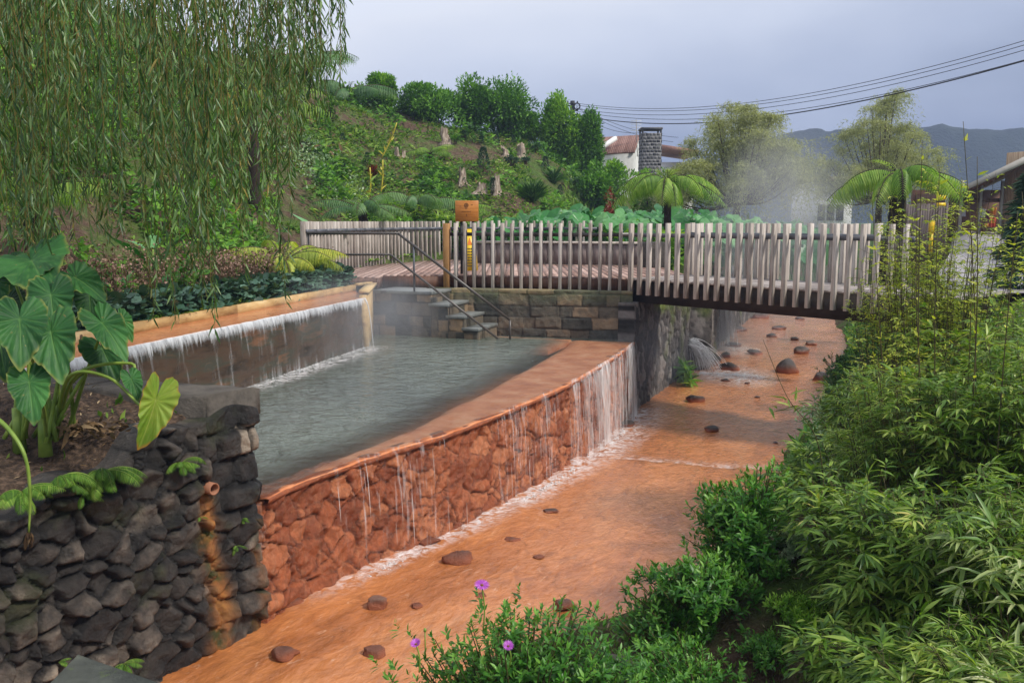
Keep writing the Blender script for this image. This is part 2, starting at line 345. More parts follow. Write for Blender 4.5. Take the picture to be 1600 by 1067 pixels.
def stone_mat(name, stops, gapc, rough=.7, spec=.4, extra=None, bs=.7, noisew=1.1):
    m, nt, b, o = newmat(name)
    n = noi(nt, 7, 7, .65); v = attr(nt, 'var'); g = attr(nt, 'gap')
    f = mth(nt, 'ADD', mth(nt, 'MULTIPLY', mth(nt, 'SUBTRACT', n, .5), noisew), v)
    c = ramp(nt, f, stops); c = mix(nt, g, c, gapc)
    if extra == 'dark':
        # mossy patches + ochre seep stain below the drain
        mo = ramp(nt, noi(nt, 2.2, 5, .6), [(.56, (0, 0, 0)), (.68, (1, 1, 1))])
        c = mix(nt, mth(nt, 'MULTIPLY', mo, .45), c, (.05, .06, .015))
        st = mth(nt, 'MULTIPLY', attr(nt, 'stain'), mth(nt, 'MULTIPLY_ADD', noi(nt, 9, 4), 1.4, .2))
        c = mix(nt, mth(nt, 'MINIMUM', st, 1), c, ramp(nt, noi(nt, 6, 4), [(.35, (.07, .075, .01)), (.52, (.42, .15, .03)), (.7, (.50, .24, .06))]))
    if extra == 'rust':
        c = mix(nt, ramp(nt, noi(nt, 13, 8, .75), [(.44, (0, 0, 0)), (.66, (.70, .70, .70))]), c, (.13, .036, .013))
        c = mix(nt, ramp(nt, noi(nt, 5, 5, .7, sc3=(3, 3, .35)), [(.55, (0, 0, 0)), (.72, (.6, .6, .6))]), c, (.50, .22, .11))
    if extra == 'mossy':
        c = mix(nt, attr(nt, 'stain'), c, ramp(nt, noi(nt, 12, 4), [(.3, (.05, .08, .015)), (.7, (.2, .25, .06))]))
    nt.links.new(c, b.inputs['Base Color']); b.inputs['Roughness'].default_value = rough; b.inputs['Specular IOR Level'].default_value = spec
    bump(nt, b, mth(nt, 'ADD', noi(nt, 30, 9, .75), mth(nt, 'MULTIPLY', n, .7)), bs, .045); return m
M['dkstone'] = stone_mat('basalt_rubble', [(-.0, (.010, .009, .009)), (.4, (.045, .038, .033)), (.7, (.13, .105, .085)), (1., (.34, .275, .21))], (.005, .004, .004), .45, .5, 'dark', .8, 1.5)
M['redstone'] = stone_mat('iron_coated_stone', [(0, (.24, .055, .018)), (.5, (.42, .115, .04)), (1, (.56, .20, .085))], (.13, .03, .012), .28, .6, 'rust', .8)
M['ashlar'] = stone_mat('ashlar_stone', [(0, (.03, .032, .028)), (.35, (.075, .07, .055)), (.7, (.15, .12, .085)), (1.1, (.32, .22, .13))], (.03, .025, .02), .6, .4, 'mossy', .6, .9)
M['drystone'] = stone_mat('grey_dry_stone', [(0, (.05, .045, .042)), (.5, (.13, .115, .105)), (1, (.26, .235, .22))], (.02, .018, .016), .8, .3, 'mossy')
M['cap'] = stone_mat('coping_stone', [(0, (.022, .02, .018)), (.5, (.065, .056, .048)), (1, (.17, .145, .12))], (.02, .02, .02), .7, .3, None, .8)
M['rock'] = stone_mat('stream_rock', [(0, (.02, .017, .016)), (.5, (.07, .055, .05)), (1, (.2, .15, .12))], (.30, .085, .035), .5, .5, None, .8)
def water_mat(name, stops, rough, s1, s2, rot, strength, alpha=False, nscale=.5, dist=.03, foam=False, ior=1.36):
    m, nt, b, o = newmat(name)
    c = ramp(nt, noi(nt, nscale, 6, .6, sc3=(1, .35, 1, rot), dist=.6), stops)
    h = mth(nt, 'ADD', noi(nt, s1, 5, .55, sc3=(1, .55, 1, rot), dist=.5), mth(nt, 'MULTIPLY', noi(nt, s2, 4, .6, sc3=(1, .6, 1, rot), dist=.3), .45))
    if not alpha:      # ripple shading and pale glint lines painted into the sediment colour as streaks
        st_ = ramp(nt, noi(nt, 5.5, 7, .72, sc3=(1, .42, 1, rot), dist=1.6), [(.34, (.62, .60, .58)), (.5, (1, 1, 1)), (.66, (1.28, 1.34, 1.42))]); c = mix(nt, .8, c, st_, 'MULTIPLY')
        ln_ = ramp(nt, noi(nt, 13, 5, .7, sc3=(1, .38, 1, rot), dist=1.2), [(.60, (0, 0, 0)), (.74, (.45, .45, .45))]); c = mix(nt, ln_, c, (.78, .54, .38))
    if foam:
        fm = mth(nt, 'MULTIPLY', attr(nt, 'foam'), ramp(nt, noi(nt, 9, 6, .7, dist=.8), [(.42, (0, 0, 0)), (.62, (1, 1, 1))]))
        c = mix(nt, fm, c, (.86, .82, .82))
    nt.links.new(c, b.inputs['Base Color']); b.inputs['Roughness'].default_value = rough; b.inputs['IOR'].default_value = ior
    b.inputs['Specular IOR Level'].default_value = .5
    bn_ = bump(nt, b, h, strength, dist); b.inputs['Specular IOR Level'].default_value = .2
    if not alpha:
        for l_ in list(b.inputs['Normal'].links): nt.links.remove(l_)
        bump(nt, b, mth(nt, 'ADD', noi(nt, 2.5, 3), mth(nt, 'MULTIPLY', h, .5)), .25, .04)
    nt.links.new(bn_.outputs[0], b.inputs['Coat Normal']); b.inputs['Coat Weight'].default_value = 1; b.inputs['Coat IOR'].default_value = ior; b.inputs['Coat Roughness'].default_value = rough
    b.inputs['Roughness'].default_value = .5
    if alpha: nt.links.new(mth(nt, 'MAXIMUM', attr(nt, 'alpha'), attr(nt, 'foam')), b.inputs['Alpha'])
    return m
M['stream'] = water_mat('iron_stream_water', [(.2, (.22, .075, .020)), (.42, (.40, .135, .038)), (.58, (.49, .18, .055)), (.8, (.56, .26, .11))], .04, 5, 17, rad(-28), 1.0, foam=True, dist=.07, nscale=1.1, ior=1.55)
M['pool'] = water_mat('pool_water', [(.3, (.06, .078, .055)), (.7, (.125, .15, .108))], .03, 5, 12, rad(60), 1.0, True, dist=.14, foam=True, ior=1.85)
M['shallow'] = water_mat('channel_water', [(.3, (.42, .12, .04)), (.7, (.58, .22, .09))], .15, 6, 20, 0, .3)
M['orangefloor'] = solid('iron_coated_floor', [(.2, (.42, .12, .04)), (.5, (.58, .21, .085)), (.8, (.68, .33, .17))], 3, .6, .3, 20)
def fall_mat(name, sx, dens, col=(.86, .87, .9), a_max=.9, wr=.16, zr=.13):
    m, nt, b, o = newmat(name)
    f = noi(nt, 1, 5, .65, vec=None, sc3=(sx, sx, sx * zr)); at = attr(nt, 'alpha')
    a = ramp(nt, mth(nt, 'ADD', f, mth(nt, 'SUBTRACT', at, .5)), [(dens, (0, 0, 0)), (dens + wr, (a_max,) * 3)])
    nt.links.new(a, b.inputs['Alpha']); b.inputs['Base Color'].default_value = (*col, 1); b.inputs['Roughness'].default_value = .3
    b.inputs['Subsurface Weight'].default_value = 0
    return m
M['fall'] = fall_mat('falling_water', 24, .42, (.88, .88, .90), .78, .42, .06)
M['veil'] = fall_mat('water_veil', 16, .30, (.80, .82, .85), .72, .55, .05)
M['foam'] = fall_mat('foam', 16, .48, (.88, .88, .9), 1)
# ------------------------------------------------------------------ site layout (metres; camera eye at z = 4, deck at 2.9, pool 1.78)
DECK, POOL, LIP = 2.9, 1.78, 2.66
def zs(x, y):                                     # stream surface
    yy = y + .28 * x
    return .66 - .10 * sm(7, 12.6, yy) - .10 * sm(13.0, 13.35, yy) - .14 * sm(13.4, 19, yy) - .1 * sm(19, 40, yy)
_xr = [P(x, y, z)[:2] for x, y, z in ((600, 1062, .6), (760, 1040, .6), (930, 1015, .6), (1035, 950, .6), (1120, 855, .6), (1200, 775, .5), (1225, 715, .4), (1262, 650, .35), (1290, 600, .3), (1318, 545, .25), (1300, 500, .2))]
XR_Y = [-2, 3, 5] + [float(p[1]) for p in _xr] + [60]
XR_X = [-1.3, -.8, -.6] + [float(p[0]) for p in _xr] + [20]

def xr(y): return np.interp(y, XR_Y, XR_X)
edge_px = [(405, 770), (480, 738), (560, 711), (630, 690), (700, 668), (765, 644), (830, 618), (875, 599), (912, 580), (945, 560), (968, 545), (984, 533)]
EDGE = curve([P(x, y, POOL)[:2] for x, y in edge_px], 60)          # infinity edge, near -> far
C0 = EDGE[0]
WALLL_Y = [17.0, 21.8, 22.3, 27, 37, 60]; WALLL_X = [2.33, 4.35, 5.0, 6.3, 10.2, 18]
def xleft(y): return np.where(y < 8, -6.2, np.where(y < 17.8, np.interp(y, [8, 10, 17.8], [-5.2, -4.75, -3.15]), np.where(y < 18.3, -3.0 + (y - 17.8) * 11, np.interp(y, WALLL_Y, WALLL_X) - .35)))
HX = [-700, -300, 0, 150, 300, 450, 600, 700, 830, 900, 960, 1050, 1200]
HF = [6, 7, 9.5, 11.5, 13.5, 19, 24.5, 26, 28, 31, 35, 45, 60]
HR = [20, 25, 28, 31, 34, 39, 42, 43, 45, 45, 45, 60, 80]
HZ = [12, 12, 12, 11.5, 10.8, 10.0, 9.5, 8.7, 7.9, 6.5, 5.2, 3.9, 3.6]
HA = [math.atan((v - 800) / F) for v in HX]
def base_z(x, y): return 2.75 + np.clip((y - 15) * .03, 0, .65)
def hill_z(x, y):
    az = np.arctan2(x, np.maximum(y, .5)); f = np.interp(az, HA, HF); r = np.interp(az, HA, HR); z = np.interp(az, HA, HZ)
    t = (y - f) / (r - f); b = base_z(x, y); tt = np.clip(t, 0, 1)
    h = b + (z - b) * (.75 * tt + .25 * sm(0, 1, tt)) - np.clip(y - r, 0, 400) * .04
    h = h + (fbm(x * .22, y * .22, 3, 5) * .9 + fbm(x * 1.1, y * 1.1, 5, 4) * .22) * sm(0, .2, t)
    return np.maximum(h, 2.4)
def bank_z(x, y):                                  # right bank
    d = x - xr(y) - fbm(y * .5, x * 0, 9, 2) * .25
    top = np.interp(y, [0, 5, 7, 9, 12, 15], [1.45, 1.45, 1.7, 2.05, 2.55, 2.85]) + np.clip((y - 15) * .03, 0, .65)
    s = zs(x, y) - .25 + np.clip(d + .3, 0, 9) * np.interp(y, [3.5, 5, 8, 12], [.45, .26, .56, .66])
    z = np.where(s < top, s, top) ; k = sm(-.6, .6, (s - top) + .3); z = np.minimum(s, top - .12 * (1 - np.abs(k - .5) * 2))
    return np.minimum(z, top) + fbm(x * 1.3, y * 1.3, 21, 4) * .10
def ground_z(x, y):
    x = np.asarray(x, float); y = np.asarray(y, float)
    r = bank_z(x, y); l = hill_z(x, y); xl = xleft(y)
    bed = zs(x, y) - .35 + 0 * x
    bed = np.where(y < 4.5, bed, bed)
    z = np.where(x > xr(y) - .4, r, bed)
    z = np.where(x < xl, l, z)
    dk = (y > 16.9) & (y < np.interp(x, [-4.4, -3.95, -3.36, -2.06, 2.3, 4.2], [18.6, 20.2, 23.2, 26, 25.2, 24.4])) & (x > -4.3) & (x < 4.0)
    z = np.where(dk, np.minimum(z, 2.55), z)
    far = sm(45, 75, y); z = z * (1 - far) + np.where(x > xl, base_z(x, y), l) * far
    return z
def axis(a, b, st, lo, hi, g=1.18):
    c = list(np.arange(a, b + 1e-6, st)); s = st
    while c[-1] < hi: s *= g; c.append(c[-1] + s)
    s = st
    while c[0] > lo: s *= g; c.insert(0, c[0] - s)
    return np.array(c)
ax = axis(-18, 20, .22, -900, 900); ay = axis(1, 48, .22, -300, 1200)
X, Y = np.meshgrid(ax, ay); Z = ground_z(X, Y)
lawn = ((X > xr(Y) + 1) & (X > np.interp(Y, [14, 20, 35], [8.3, 11, 19.3]))) * 1.0
mb = MB(); grid(mb, np.stack([X, Y, Z], -1), lawn=lawn)
tag(mb.build('ground', M['ground'], None, True), kind='structure')
def Gp(px, py, tmin=3, tmax=120):                 # photo pixel -> point on the ground
    d = ray(px, py); t = np.linspace(tmin, tmax, 4000); p = np.array([0, 0, CZ]) + d * t[:, None]
    g = ground_z(p[:, 0], p[:, 1]); k = np.argmax(p[:, 2] < g)
    if p[k, 2] >= g[k]: k = len(t) - 1
    return np.array([p[k, 0], p[k, 1], g[k]])
# ------------------------------------------------------------------ stream
ys = np.concatenate([np.arange(4, 20, .09), np.arange(20, 60, .3)])
def xls(y): return np.where(y < 7.0, -2.75 + (y - 6) * .6, np.where(y < 17, np.interp(y, EDGE[:, 1], EDGE[:, 0]), np.interp(y, WALLL_Y, WALLL_X))) - .35
u = np.linspace(0, 1, 90)
L_ = xls(ys); R_ = xr(ys) + .8
XX = L_[:, None] * (1 - u) + R_[:, None] * u; YY = np.repeat(ys[:, None], len(u), 1)
ZZ = zs(XX, YY) + fbm(XX * 1.7 + YY * .4, YY * .8, 31, 4) * .035
edgex = np.interp(YY, EDGE[:, 1], EDGE[:, 0])
fo = 1.3 * np.clip(1 - np.abs(XX - edgex - .12) / (.30 + .45 * sm(8, 16, YY)), 0, 1) * sm(7.2, 8.6, YY) * (YY < 17.3)
wl = YY + .28 * XX; fo = np.maximum(fo, .55 * np.exp(-((wl - 13.45) / .18) ** 2))
fo = fo * 1.0
dd = np.hypot(XX - 5.35, (YY - 21.3) * .6); fo = np.maximum(fo, np.clip(1.5 - dd / .8, 0, 1.3))
dd = np.hypot(XX - 6.3, (YY - 26.3) * .5); fo = np.maximum(fo, np.clip(1.2 - dd / .9, 0, 1))
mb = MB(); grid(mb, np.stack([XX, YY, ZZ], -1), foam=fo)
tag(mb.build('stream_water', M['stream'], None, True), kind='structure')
# ------------------------------------------------------------------ stone walls
def polyline(path):
    path = np.asarray(path, float); d = np.linalg.norm(np.diff(path, axis=0), axis=1); S = np.concatenate([[0], np.cumsum(d)])
    tn = nrm(np.gradient(path, S, axis=0))
    def f(s): return np.stack([np.interp(s, S, path[:, 0]), np.interp(s, S, path[:, 1])], -1), nrm(np.stack([np.interp(s, S, tn[:, 0]), np.interp(s, S, tn[:, 1])], -1))
    return f, S[-1]
def rubble(s, z, size, seed, asp=1.35, wvar=.5):
    rg = np.random.default_rng(seed); L = s.max() - s.min() + 1; Hh = z.max() - z.min() + 1
    n = int(L * Hh / size ** 2 * asp); sx = rg.uniform(s.min() - .5, s.max() + .5, n); sz = rg.uniform(z.min() - .5, z.max() + .5, n)
    # relax a little for even spacing
    for _ in range(3):
        dx = sx[:, None] - sx; dz = (sz[:, None] - sz) * asp; r = np.hypot(dx, dz) + np.eye(n) * 9
        f = np.clip(1 - r / (size * 1.0), 0, 1); sx = sx + (dx / r * f).sum(1) * size * .35; sz = sz + (dz / r * f).sum(1) * size * .35 / asp
    wgt = (rg.random(n) ** 2) * (size * wvar) ** 2 * 1.5; var = rg.random(n); off = rg.uniform(-1, 1, n); tx = rg.uniform(-1, 1, n); tz = rg.uniform(-1, 1, n)
    ang = rg.uniform(-.35, .35, n)
    ws = s + fbm(s * 7, z * 7, seed, 3) * size * .22; wz = z + fbm(s * 7 + 9, z * 7, seed + 1, 3) * size * .22
    sh = s.shape; ws = ws.ravel(); wz = wz.ravel(); f1 = np.full(ws.size, 1e9); f2 = f1.copy(); i1 = np.zeros(ws.size, int); i2 = i1.copy()
    for k in range(n):
        a = ws - sx[k]; b = (wz - sz[k]) * asp; ca, sa = math.cos(ang[k]), math.sin(ang[k])
        d = (a * ca + b * sa) ** 2 + (b * ca - a * sa) ** 2 - wgt[k]
        q = d < f1; f2 = np.where(q, f1, np.minimum(f2, d)); i2 = np.where(q, i1, i2); f1 = np.where(q, d, f1); i1 = np.where(q, k, i1)
    e = (f2 - f1) / (2 * size * .9)           # approx distance to border
    tilt = tx[i1] * (ws - sx[i1]) + tz[i1] * (wz - sz[i1])
    return [v.reshape(sh) for v in (e, var[i1], off[i1], tilt)]
def ashlar(s, z, seed, hmin=.17, hmax=.25, wmin=.25, wmax=.6):
    rg = np.random.default_rng(seed); z0 = z.min() - .05; rows = [z0]
    while rows[-1] < z.max() + .1: rows.append(rows[-1] + rg.uniform(hmin, hmax))
    wz = z + fbm(s * 1.3, z * 2, seed, 3) * .03; ws = s + fbm(s * 2 + 5, z * 6, seed, 3) * .03
    r = np.clip(np.searchsorted(rows, wz) - 1, 0, len(rows) - 2); rows = np.array(rows)
    e = np.minimum(wz - rows[r], rows[r + 1] - wz); var = np.zeros(s.shape); off = np.zeros(s.shape); tilt = np.zeros(s.shape)
    for k in range(len(rows) - 1):
        c = [s.min() - rg.uniform(.1, .5)]
        while c[-1] < s.max() + .2: c.append(c[-1] + rg.uniform(wmin, wmax))
        c = np.array(c); q = np.clip(np.searchsorted(c, ws) - 1, 0, len(c) - 2); ex = np.minimum(ws - c[q], c[q + 1] - ws)
        va = rg.random(len(c)); of = rg.uniform(-1, 1, len(c)); t = rg.uniform(-1, 1, len(c)); m = r == k
        e = np.where(m, np.minimum(e, ex), e); var = np.where(m, va[q], var); off = np.where(m, of[q], off); tilt = np.where(m, t[q] * (ws - c[q]), tilt)
    return e, var, off, tilt
def wall(path, z0f, z1f, res, depth, pat, thick=.3, rnd=.06, rough=.02, offs=.03, stain=None, tiltk=.12, mb=None, seed=0):
    f, L = polyline(path); s = np.arange(0, L + res, res); s[-1] = L; s = s[s <= L]
    hmax = max(z1f(v) - z0f(v) for v in np.linspace(0, L, 9)); nv = int(hmax / res) + 1; v = np.linspace(0, 1, nv)
    S, Vv = np.meshgrid(s, v, indexing='ij'); z0 = np.array([z0f(a) for a in s]); z1 = np.array([z1f(a) for a in s])
    Zz = z0[:, None] + (z1 - z0)[:, None] * Vv; e, var, off, tilt = pat(S, Zz)
    pr = np.clip(e / rnd, 0, 1); dome = np.sqrt(1 - (1 - pr) ** 2)
    h = depth * dome + offs * off * dome + tilt * tiltk * dome + fbm(S * 9, Zz * 9, seed + 70, 4) * rough
    p, t = f(S); n = np.stack([t[..., 1], -t[..., 0]], -1)
    at = dict(var=var, gap=1 - sm(.08, .55, pr), stain=(stain(S, Zz) if stain else 0 * S))
    def pad(a, ed=False): return np.pad(a, 1, mode='edge')
    Hp = pad(h); Hp[0] = Hp[-1] = -thick; Hp[:, 0] = Hp[:, -1] = -thick
    XY = np.stack([pad(p[..., 0]), pad(p[..., 1])], -1) + np.stack([pad(n[..., 0]), pad(n[..., 1])], -1) * Hp[..., None]
    mb = mb or MB(); V = np.concatenate([XY, pad(Zz)[..., None]], -1)
    grid(mb, V[:, ::-1], **{k: pad(a)[:, ::-1] for k, a in at.items()}); return mb
# red infinity wall
PL = np.vstack([EDGE]); Ledge = polyline(PL)[1]
fE = polyline(PL)[0]
def zr0(s): p = fE(np.array([s]))[0][0]; return float(zs(p[0], p[1])) - .25
rb = wall(PL + np.array([-.02, .0]), zr0, lambda s: POOL - .075 + .01 * math.sin(s * 7) + .008 * math.sin(s * 23), .022, .05,
          lambda S, Zz: rubble(S, Zz, .19, 5, 1.2, .9), rnd=.035, rough=.055, offs=.022, thick=.25)
riw = tag(rb.build('infinity_wall', M['redstone'], None, True), 'rough stone pool wall coated rust orange by the iron water spilling over it', 'wall')
# dark left wall
D0 = np.array([-4.15, 3.75]); D1 = C0 + np.array([-.035, -.05]); LD = np.linalg.norm(D1 - D0)
ws_ = [(0, 2.05), (LD - 2.6, 2.12), (LD - 1.9, 2.22), (LD - 1.35, 2.30), (LD - .95, 2.46), (LD - .55, 2.52), (LD, 2.53)]
drain = P(318, 758, 1.86)[:2]
sdr = np.linalg.norm(drain - D0); 
# drain position along the wall plane: intersect ray with wall plane
def on_wall(px, py):
    d = ray(px, py); t = (D1 - D0) / LD; n = np.array([t[1], -t[0]]); tt = (n @ D0) / (n @ d[:2]); p = np.array([0, 0, CZ]) + d * tt
    return p, float((p[:2] - D0) @ t)
pdr, sdr = on_wall(318, 760)
def quoin(S, Zz):
    e, v, o, t = rubble(S, Zz, .19, 8, 1.3, .75); e2, v2, o2, t2 = ashlar(S, Zz, 4, .17, .24, .22, .34)
    m = (S > LD - .46 - .08 * (np.floor(Zz * 5) % 2)) & (Zz > 1.62); edge = np.abs(S - (LD - .46 - .08 * (np.floor(Zz * 5) % 2)))
    e2 = np.minimum(e2, np.where(Zz > 1.62, edge, 9)); e = np.minimum(e, np.where(Zz > 1.62, edge, 9))
    v2 = np.where((S > LD - .17) & (Zz > 2.15) & (Zz < 2.4), 1.0, v2 * .55)
    # paler, drier stones towards the low left of the wall
    v = v * .62 + .60 * sm(1.5, -.2, (S - (LD - 3.0)) * .6 + (Zz - .9) * 1.0) * (.4 + v)
    return [np.where(m, a, b) for a, b in ((e2, e), (v2, v), (o2 * .5, o), (t2, t))]
wet = lambda S, Zz: np.exp(-((S - sdr - .10 * fbm(Zz * 2, S * 0, 4, 2) - (pdr[2] - Zz) * .02) / (.06 + .035 * (pdr[2] - Zz).clip(0, 2))) ** 2 * 1.2) * (Zz < pdr[2] + .02) * .85 + .35 * np.exp(-((S - LD + .04) / .05) ** 2) * (Zz < 1.6)
dw = wall([D0, D1], lambda s: .3, lambda s: float(np.interp(s, [a for a, b in ws_], [b for a, b in ws_])) + .04 * math.sin(s * 9), .016, .085, quoin, rnd=.045, rough=.045, offs=.045, thick=.3, stain=wet, tiltk=.3, seed=4)
dwo = tag(dw.build('rubble_wall', M['dkstone'], None, True), 'dark rubble stone wall in the left foreground below the big leaved plant', 'wall')
# coping slabs turning back from the corner along the pool end
mb = MB(); tdir = nrm(D1 - D0); back = nrm(np.array([-1.0, .30]))
for k, (a, b, v) in enumerate(((0, .62, .75), (.63, 1.3, .5), (1.31, 2.0, .35), (2.01, 2.8, .4), (2.81, 3.6, .3))):
    n1, n2 = 14, 10; A = np.linspace(a, b, n1)[:, None]; B = np.linspace(-.02, .5, n2)[None]
    for (zt, side) in ((2.67, 0),):
        q = np.zeros((n1 + 2, n2 + 2, 3)); AA = np.pad(np.repeat(A, n2, 1), 1, mode='edge'); BB = np.pad(np.repeat(B, n1, 0), 1, mode='edge')
        pad_ = np.zeros_like(AA); pad_[1:-1, 1:-1] = 1
        xy = D1[None, None] + back * AA[..., None] + (-tdir) * BB[..., None] * np.array([1., 1.]) + (tdir * .08)
        zt_ = np.where(pad_ > 0, zt + fbm(AA * 4 + k, BB * 4, 6, 3) * .02 - .02 * (np.abs(BB - .24) > .22), 2.44 + .03 * k * 0)
        q[..., :2] = xy + fbm(AA * 5 + 3 * k, BB * 5, 8, 3)[..., None] * .012; q[..., 2] = zt_
        grid(mb, q, var=v)
mb.build('coping', M['cap'], dwo, False)
# pool-side face under the coping
pe = wall([D1 + tdir * .0 + back * .12, D1 + back * 3.4 + tdir * .02][::-1], lambda s: 1.3, lambda s: 2.46, .03, .03, lambda S, Zz: ashlar(S, Zz, 14, .2, .28, .3, .5), thick=.2)
# (faces the pool: flip path so the normal looks towards +tdir)
pe.build('pool_side', M['cap'], dwo, True)
# drain pipe
a = pdr; n3 = np.array([tdir[1], -tdir[0], 0]); mb = MB()
ring = [a + n3 * .02, a + n3 * .13]
aa = np.arange(14) / 14 * 2 * math.pi; t3 = np.array([tdir[0], tdir[1], 0]); up = np.array([0, 0, 1.])
V = []
for r, off in ((.048, 0), (.048, .125), (.038, .125), (.038, -.02)):
    V += [a + n3 * off + t3 * r * math.cos(q) + up * r * math.sin(q) for q in aa]
Fq = [[k * 14 + j, k * 14 + (j + 1) % 14, k * 14 + 14 + (j + 1) % 14, k * 14 + 14 + j] for k in range(3) for j in range(14)]
mb.add(V, np.array(Fq)); mb.build('drain_pipe', M['clay'], dwo, True)
# back wall under the terrace
BW = [(-1.75, 17.95), (2.33, 17.12)]
bw = wall(BW, lambda s: 1.5, lambda s: 2.66, .022, .02, lambda S, Zz: ashlar(S, Zz, 31, .17, .27, .22, .62), rnd=.025, rough=.016, offs=.012, tiltk=.02, stain=lambda S, Zz: .25 * sm(2.3, 2.6, Zz))
tag(bw.build('ashlar_wall', M['ashlar'], None, True), 'squared stone block wall at the far end of the pool below the picket railing', 'wall')
# grey dry stone wall beside the stream under the bridge
gw = wall([(2.33, 16.95), (4.35, 21.8)], lambda s: 0, lambda s: 2.45 - .28 * float(sm(1.4, 3.2, s)), .035, .04, lambda S, Zz: rubble(S, Zz, .17, 17, .62, .5), rnd=.04, rough=.03, offs=.02,
          stain=lambda S, Zz: sm(2.0, 2.25, Zz + .2 * fbm(S * 2, Zz * 2, 4)) * (S > 1.5) + .6 * sm(.25, .5, fbm(S * .9, Zz * .9, 12, 3)))
tag(gw.build('dry_stone_wall', M['drystone'], None, True), 'grey dry stone wall rising from the stream under the near end of the bridge', 'wall')
gw = wall([(4.35, 22.0), (5.0, 22.25), (6.3, 27), (10.2, 37), (16, 54)], lambda s: 0, lambda s: 2.2 + .02 * s, .08, .05, lambda S, Zz: rubble(S, Zz, .26, 19, .7, .5), rnd=.05, rough=.03,
          stain=lambda S, Zz: sm(.0, .3, fbm(S * .9, Zz * .9, 2, 3)))
tag(gw.build('stream_wall', M['drystone'], None, True), 'mossy grey stone wall along the stream seen under the middle of the bridge', 'wall')
# ------------------------------------------------------------------ pool
LC = curve([(-5.3, 7.2), (-4.75, 8.9)] + [tuple(P(x, y, POOL)[:2]) for x, y in ((390, 600), (480, 572), (570, 543))], 40)   # foot of the cascade
LC = np.vstack([LC, [(-2.75, 18.1)]])
nt_ = 150; tt = np.linspace(0, 1, nt_); fl, Ll = polyline(LC)
RC = np.vstack([[C0 + np.array([.25, -.6])], EDGE, [(2.36, 17.2)]]); RC = np.vstack([EDGE, [EDGE[-1] + (EDGE[-1] - EDGE[-2]) * .5]])
fr, Lr = polyline(RC); A = fl(tt * Ll)[0]; B, Bt = fr(tt * Lr); B = B + np.stack([Bt[:, 1], -Bt[:, 0]], -1) * (.075 + .02 * fbm(tt * 40, tt * 0, 3, 3))[:, None]
uu = np.linspace(0, 1, 70); XX = A[:, None] * (1 - uu)[None, :, None] + B[:, None] * uu[None, :, None]
dist = np.linalg.norm(B[:, None] - XX, axis=-1) * .93
led = np.interp(tt, [0, .15, .35, .6, 1], [.2, .40, .75, 1.05, 1.1])[:, None] + fbm(XX[..., 1] * 1.2, XX[..., 0] * 1.2, 2, 3) * .12
deep = sm(-.22, .6, dist - led); bl = np.array(BW, float); bt = nrm(bl[1] - bl[0]); db = -((XX - bl[0]) @ np.array([bt[1], -bt[0]])) * -1
db = (XX - bl[0]) @ np.array([bt[1], -bt[0]])
deep = deep * sm(.25, .75, db + fbm(XX[..., 0] * 2, XX[..., 1], 3, 2) * .1)
Zp = np.full(XX.shape[:2], POOL) + fbm(XX[..., 0] * 4, XX[..., 1] * 4, 8, 3) * .008
mb = MB(); fA = np.exp(-((np.linalg.norm(XX - A[:, None], axis=-1) - .22) / .17) ** 2) * 1.3 * (XX[..., 1] < 15.8)
grid(mb, np.concatenate([XX, Zp[..., None]], -1), alpha=.34 + .64 * deep, foam=fA)
tag(mb.build('pool_water', M['pool'], None, True), kind='structure')
mb = MB(); Zf = POOL - .035 - deep * .5 + fbm(XX[..., 0] * 5, XX[..., 1] * 5, 18, 3) * .012; XF = np.concatenate([XX, XX[:, -1:]], 1); Zf = np.concatenate([Zf, Zf[:, -1:] - .012], 1); grid(mb, np.concatenate([XF, Zf[..., None]], -1))
tag(mb.build('pool_floor', M['orangefloor'], None, True), kind='structure')
mb = MB(); s_ = np.linspace(.0, Ledge, 500); p_, t_ = fE(s_); nn_ = np.stack([t_[:, 1], -t_[:, 0]], -1); prof_ = [(-.10, -.040), (.055, -.036), (.088, -.045), (.082, -.075), (.03, -.10)]; V_ = np.stack([np.concatenate([p_ + nn_ * (o + .018 * fbm(s_ * 6, s_ * 0 + i, 4, 4) * (i > 0))[:, None], (POOL + z - .016 * np.abs(fbm(s_ * 9, s_ * 0 + 5 + i, 6, 4)) * (i > 1))[:, None]], 1) for i, (o, z) in enumerate(prof_)], 1)
grid(mb, V_[:, ::-1], var=.35); mb.build('rim', M['redstone'], riw, True)
# ------------------------------------------------------------------ hot water channel with cascade lip
E1 = P(564, 466, LIP)[:2]; E0 = P(200, 541, LIP)[:2]; ed = nrm(E0 - E1); E00 = E0 + ed * 3.2
O1 = P(556, 445, 2.78)[:2]; O0 = P(124, 519, 2.78)[:2]; od = nrm(O0 - O1); O00 = O0 + od * 2.5
LW = [E00, E0, E1]
ch = thing('water_channel', 'long raised ochre timber channel of orange water spilling into the pool', 'water channel', (*E1, POOL))
cw = wall(LW, lambda s: 1.4, lambda s: LIP - .03, .04, .012, lambda S, Zz: ashlar(S, Zz, 77, .12, .3, .8, 2), rnd=.02, rough=.012, offs=.008, thick=.1, tiltk=0)
cwm = solid('wet_cascade_wall', [(.15, (.02, .017, .013)), (.45, (.075, .045, .028)), (.6, (.05, .05, .035)), (.8, (.20, .09, .045))], 1.6, .25, .3, 20, spec=.6, sc3=(.5, .5, 2.5), varw=.12)
cw.build('cascade_wall', cwm, ch, True)
n_ = np.array([ed[1], -ed[0]]) * -1                  # horizontally towards the pool
if n_[0] < 0: n_ = -n_
mb = MB(); Lg = np.linspace(0, 1, 60)[:, None]
I = E1[None] * (1 - Lg) + E00[None] * Lg + n_ * .06; O = O1[None] * (1 - Lg) + O00[None] * Lg
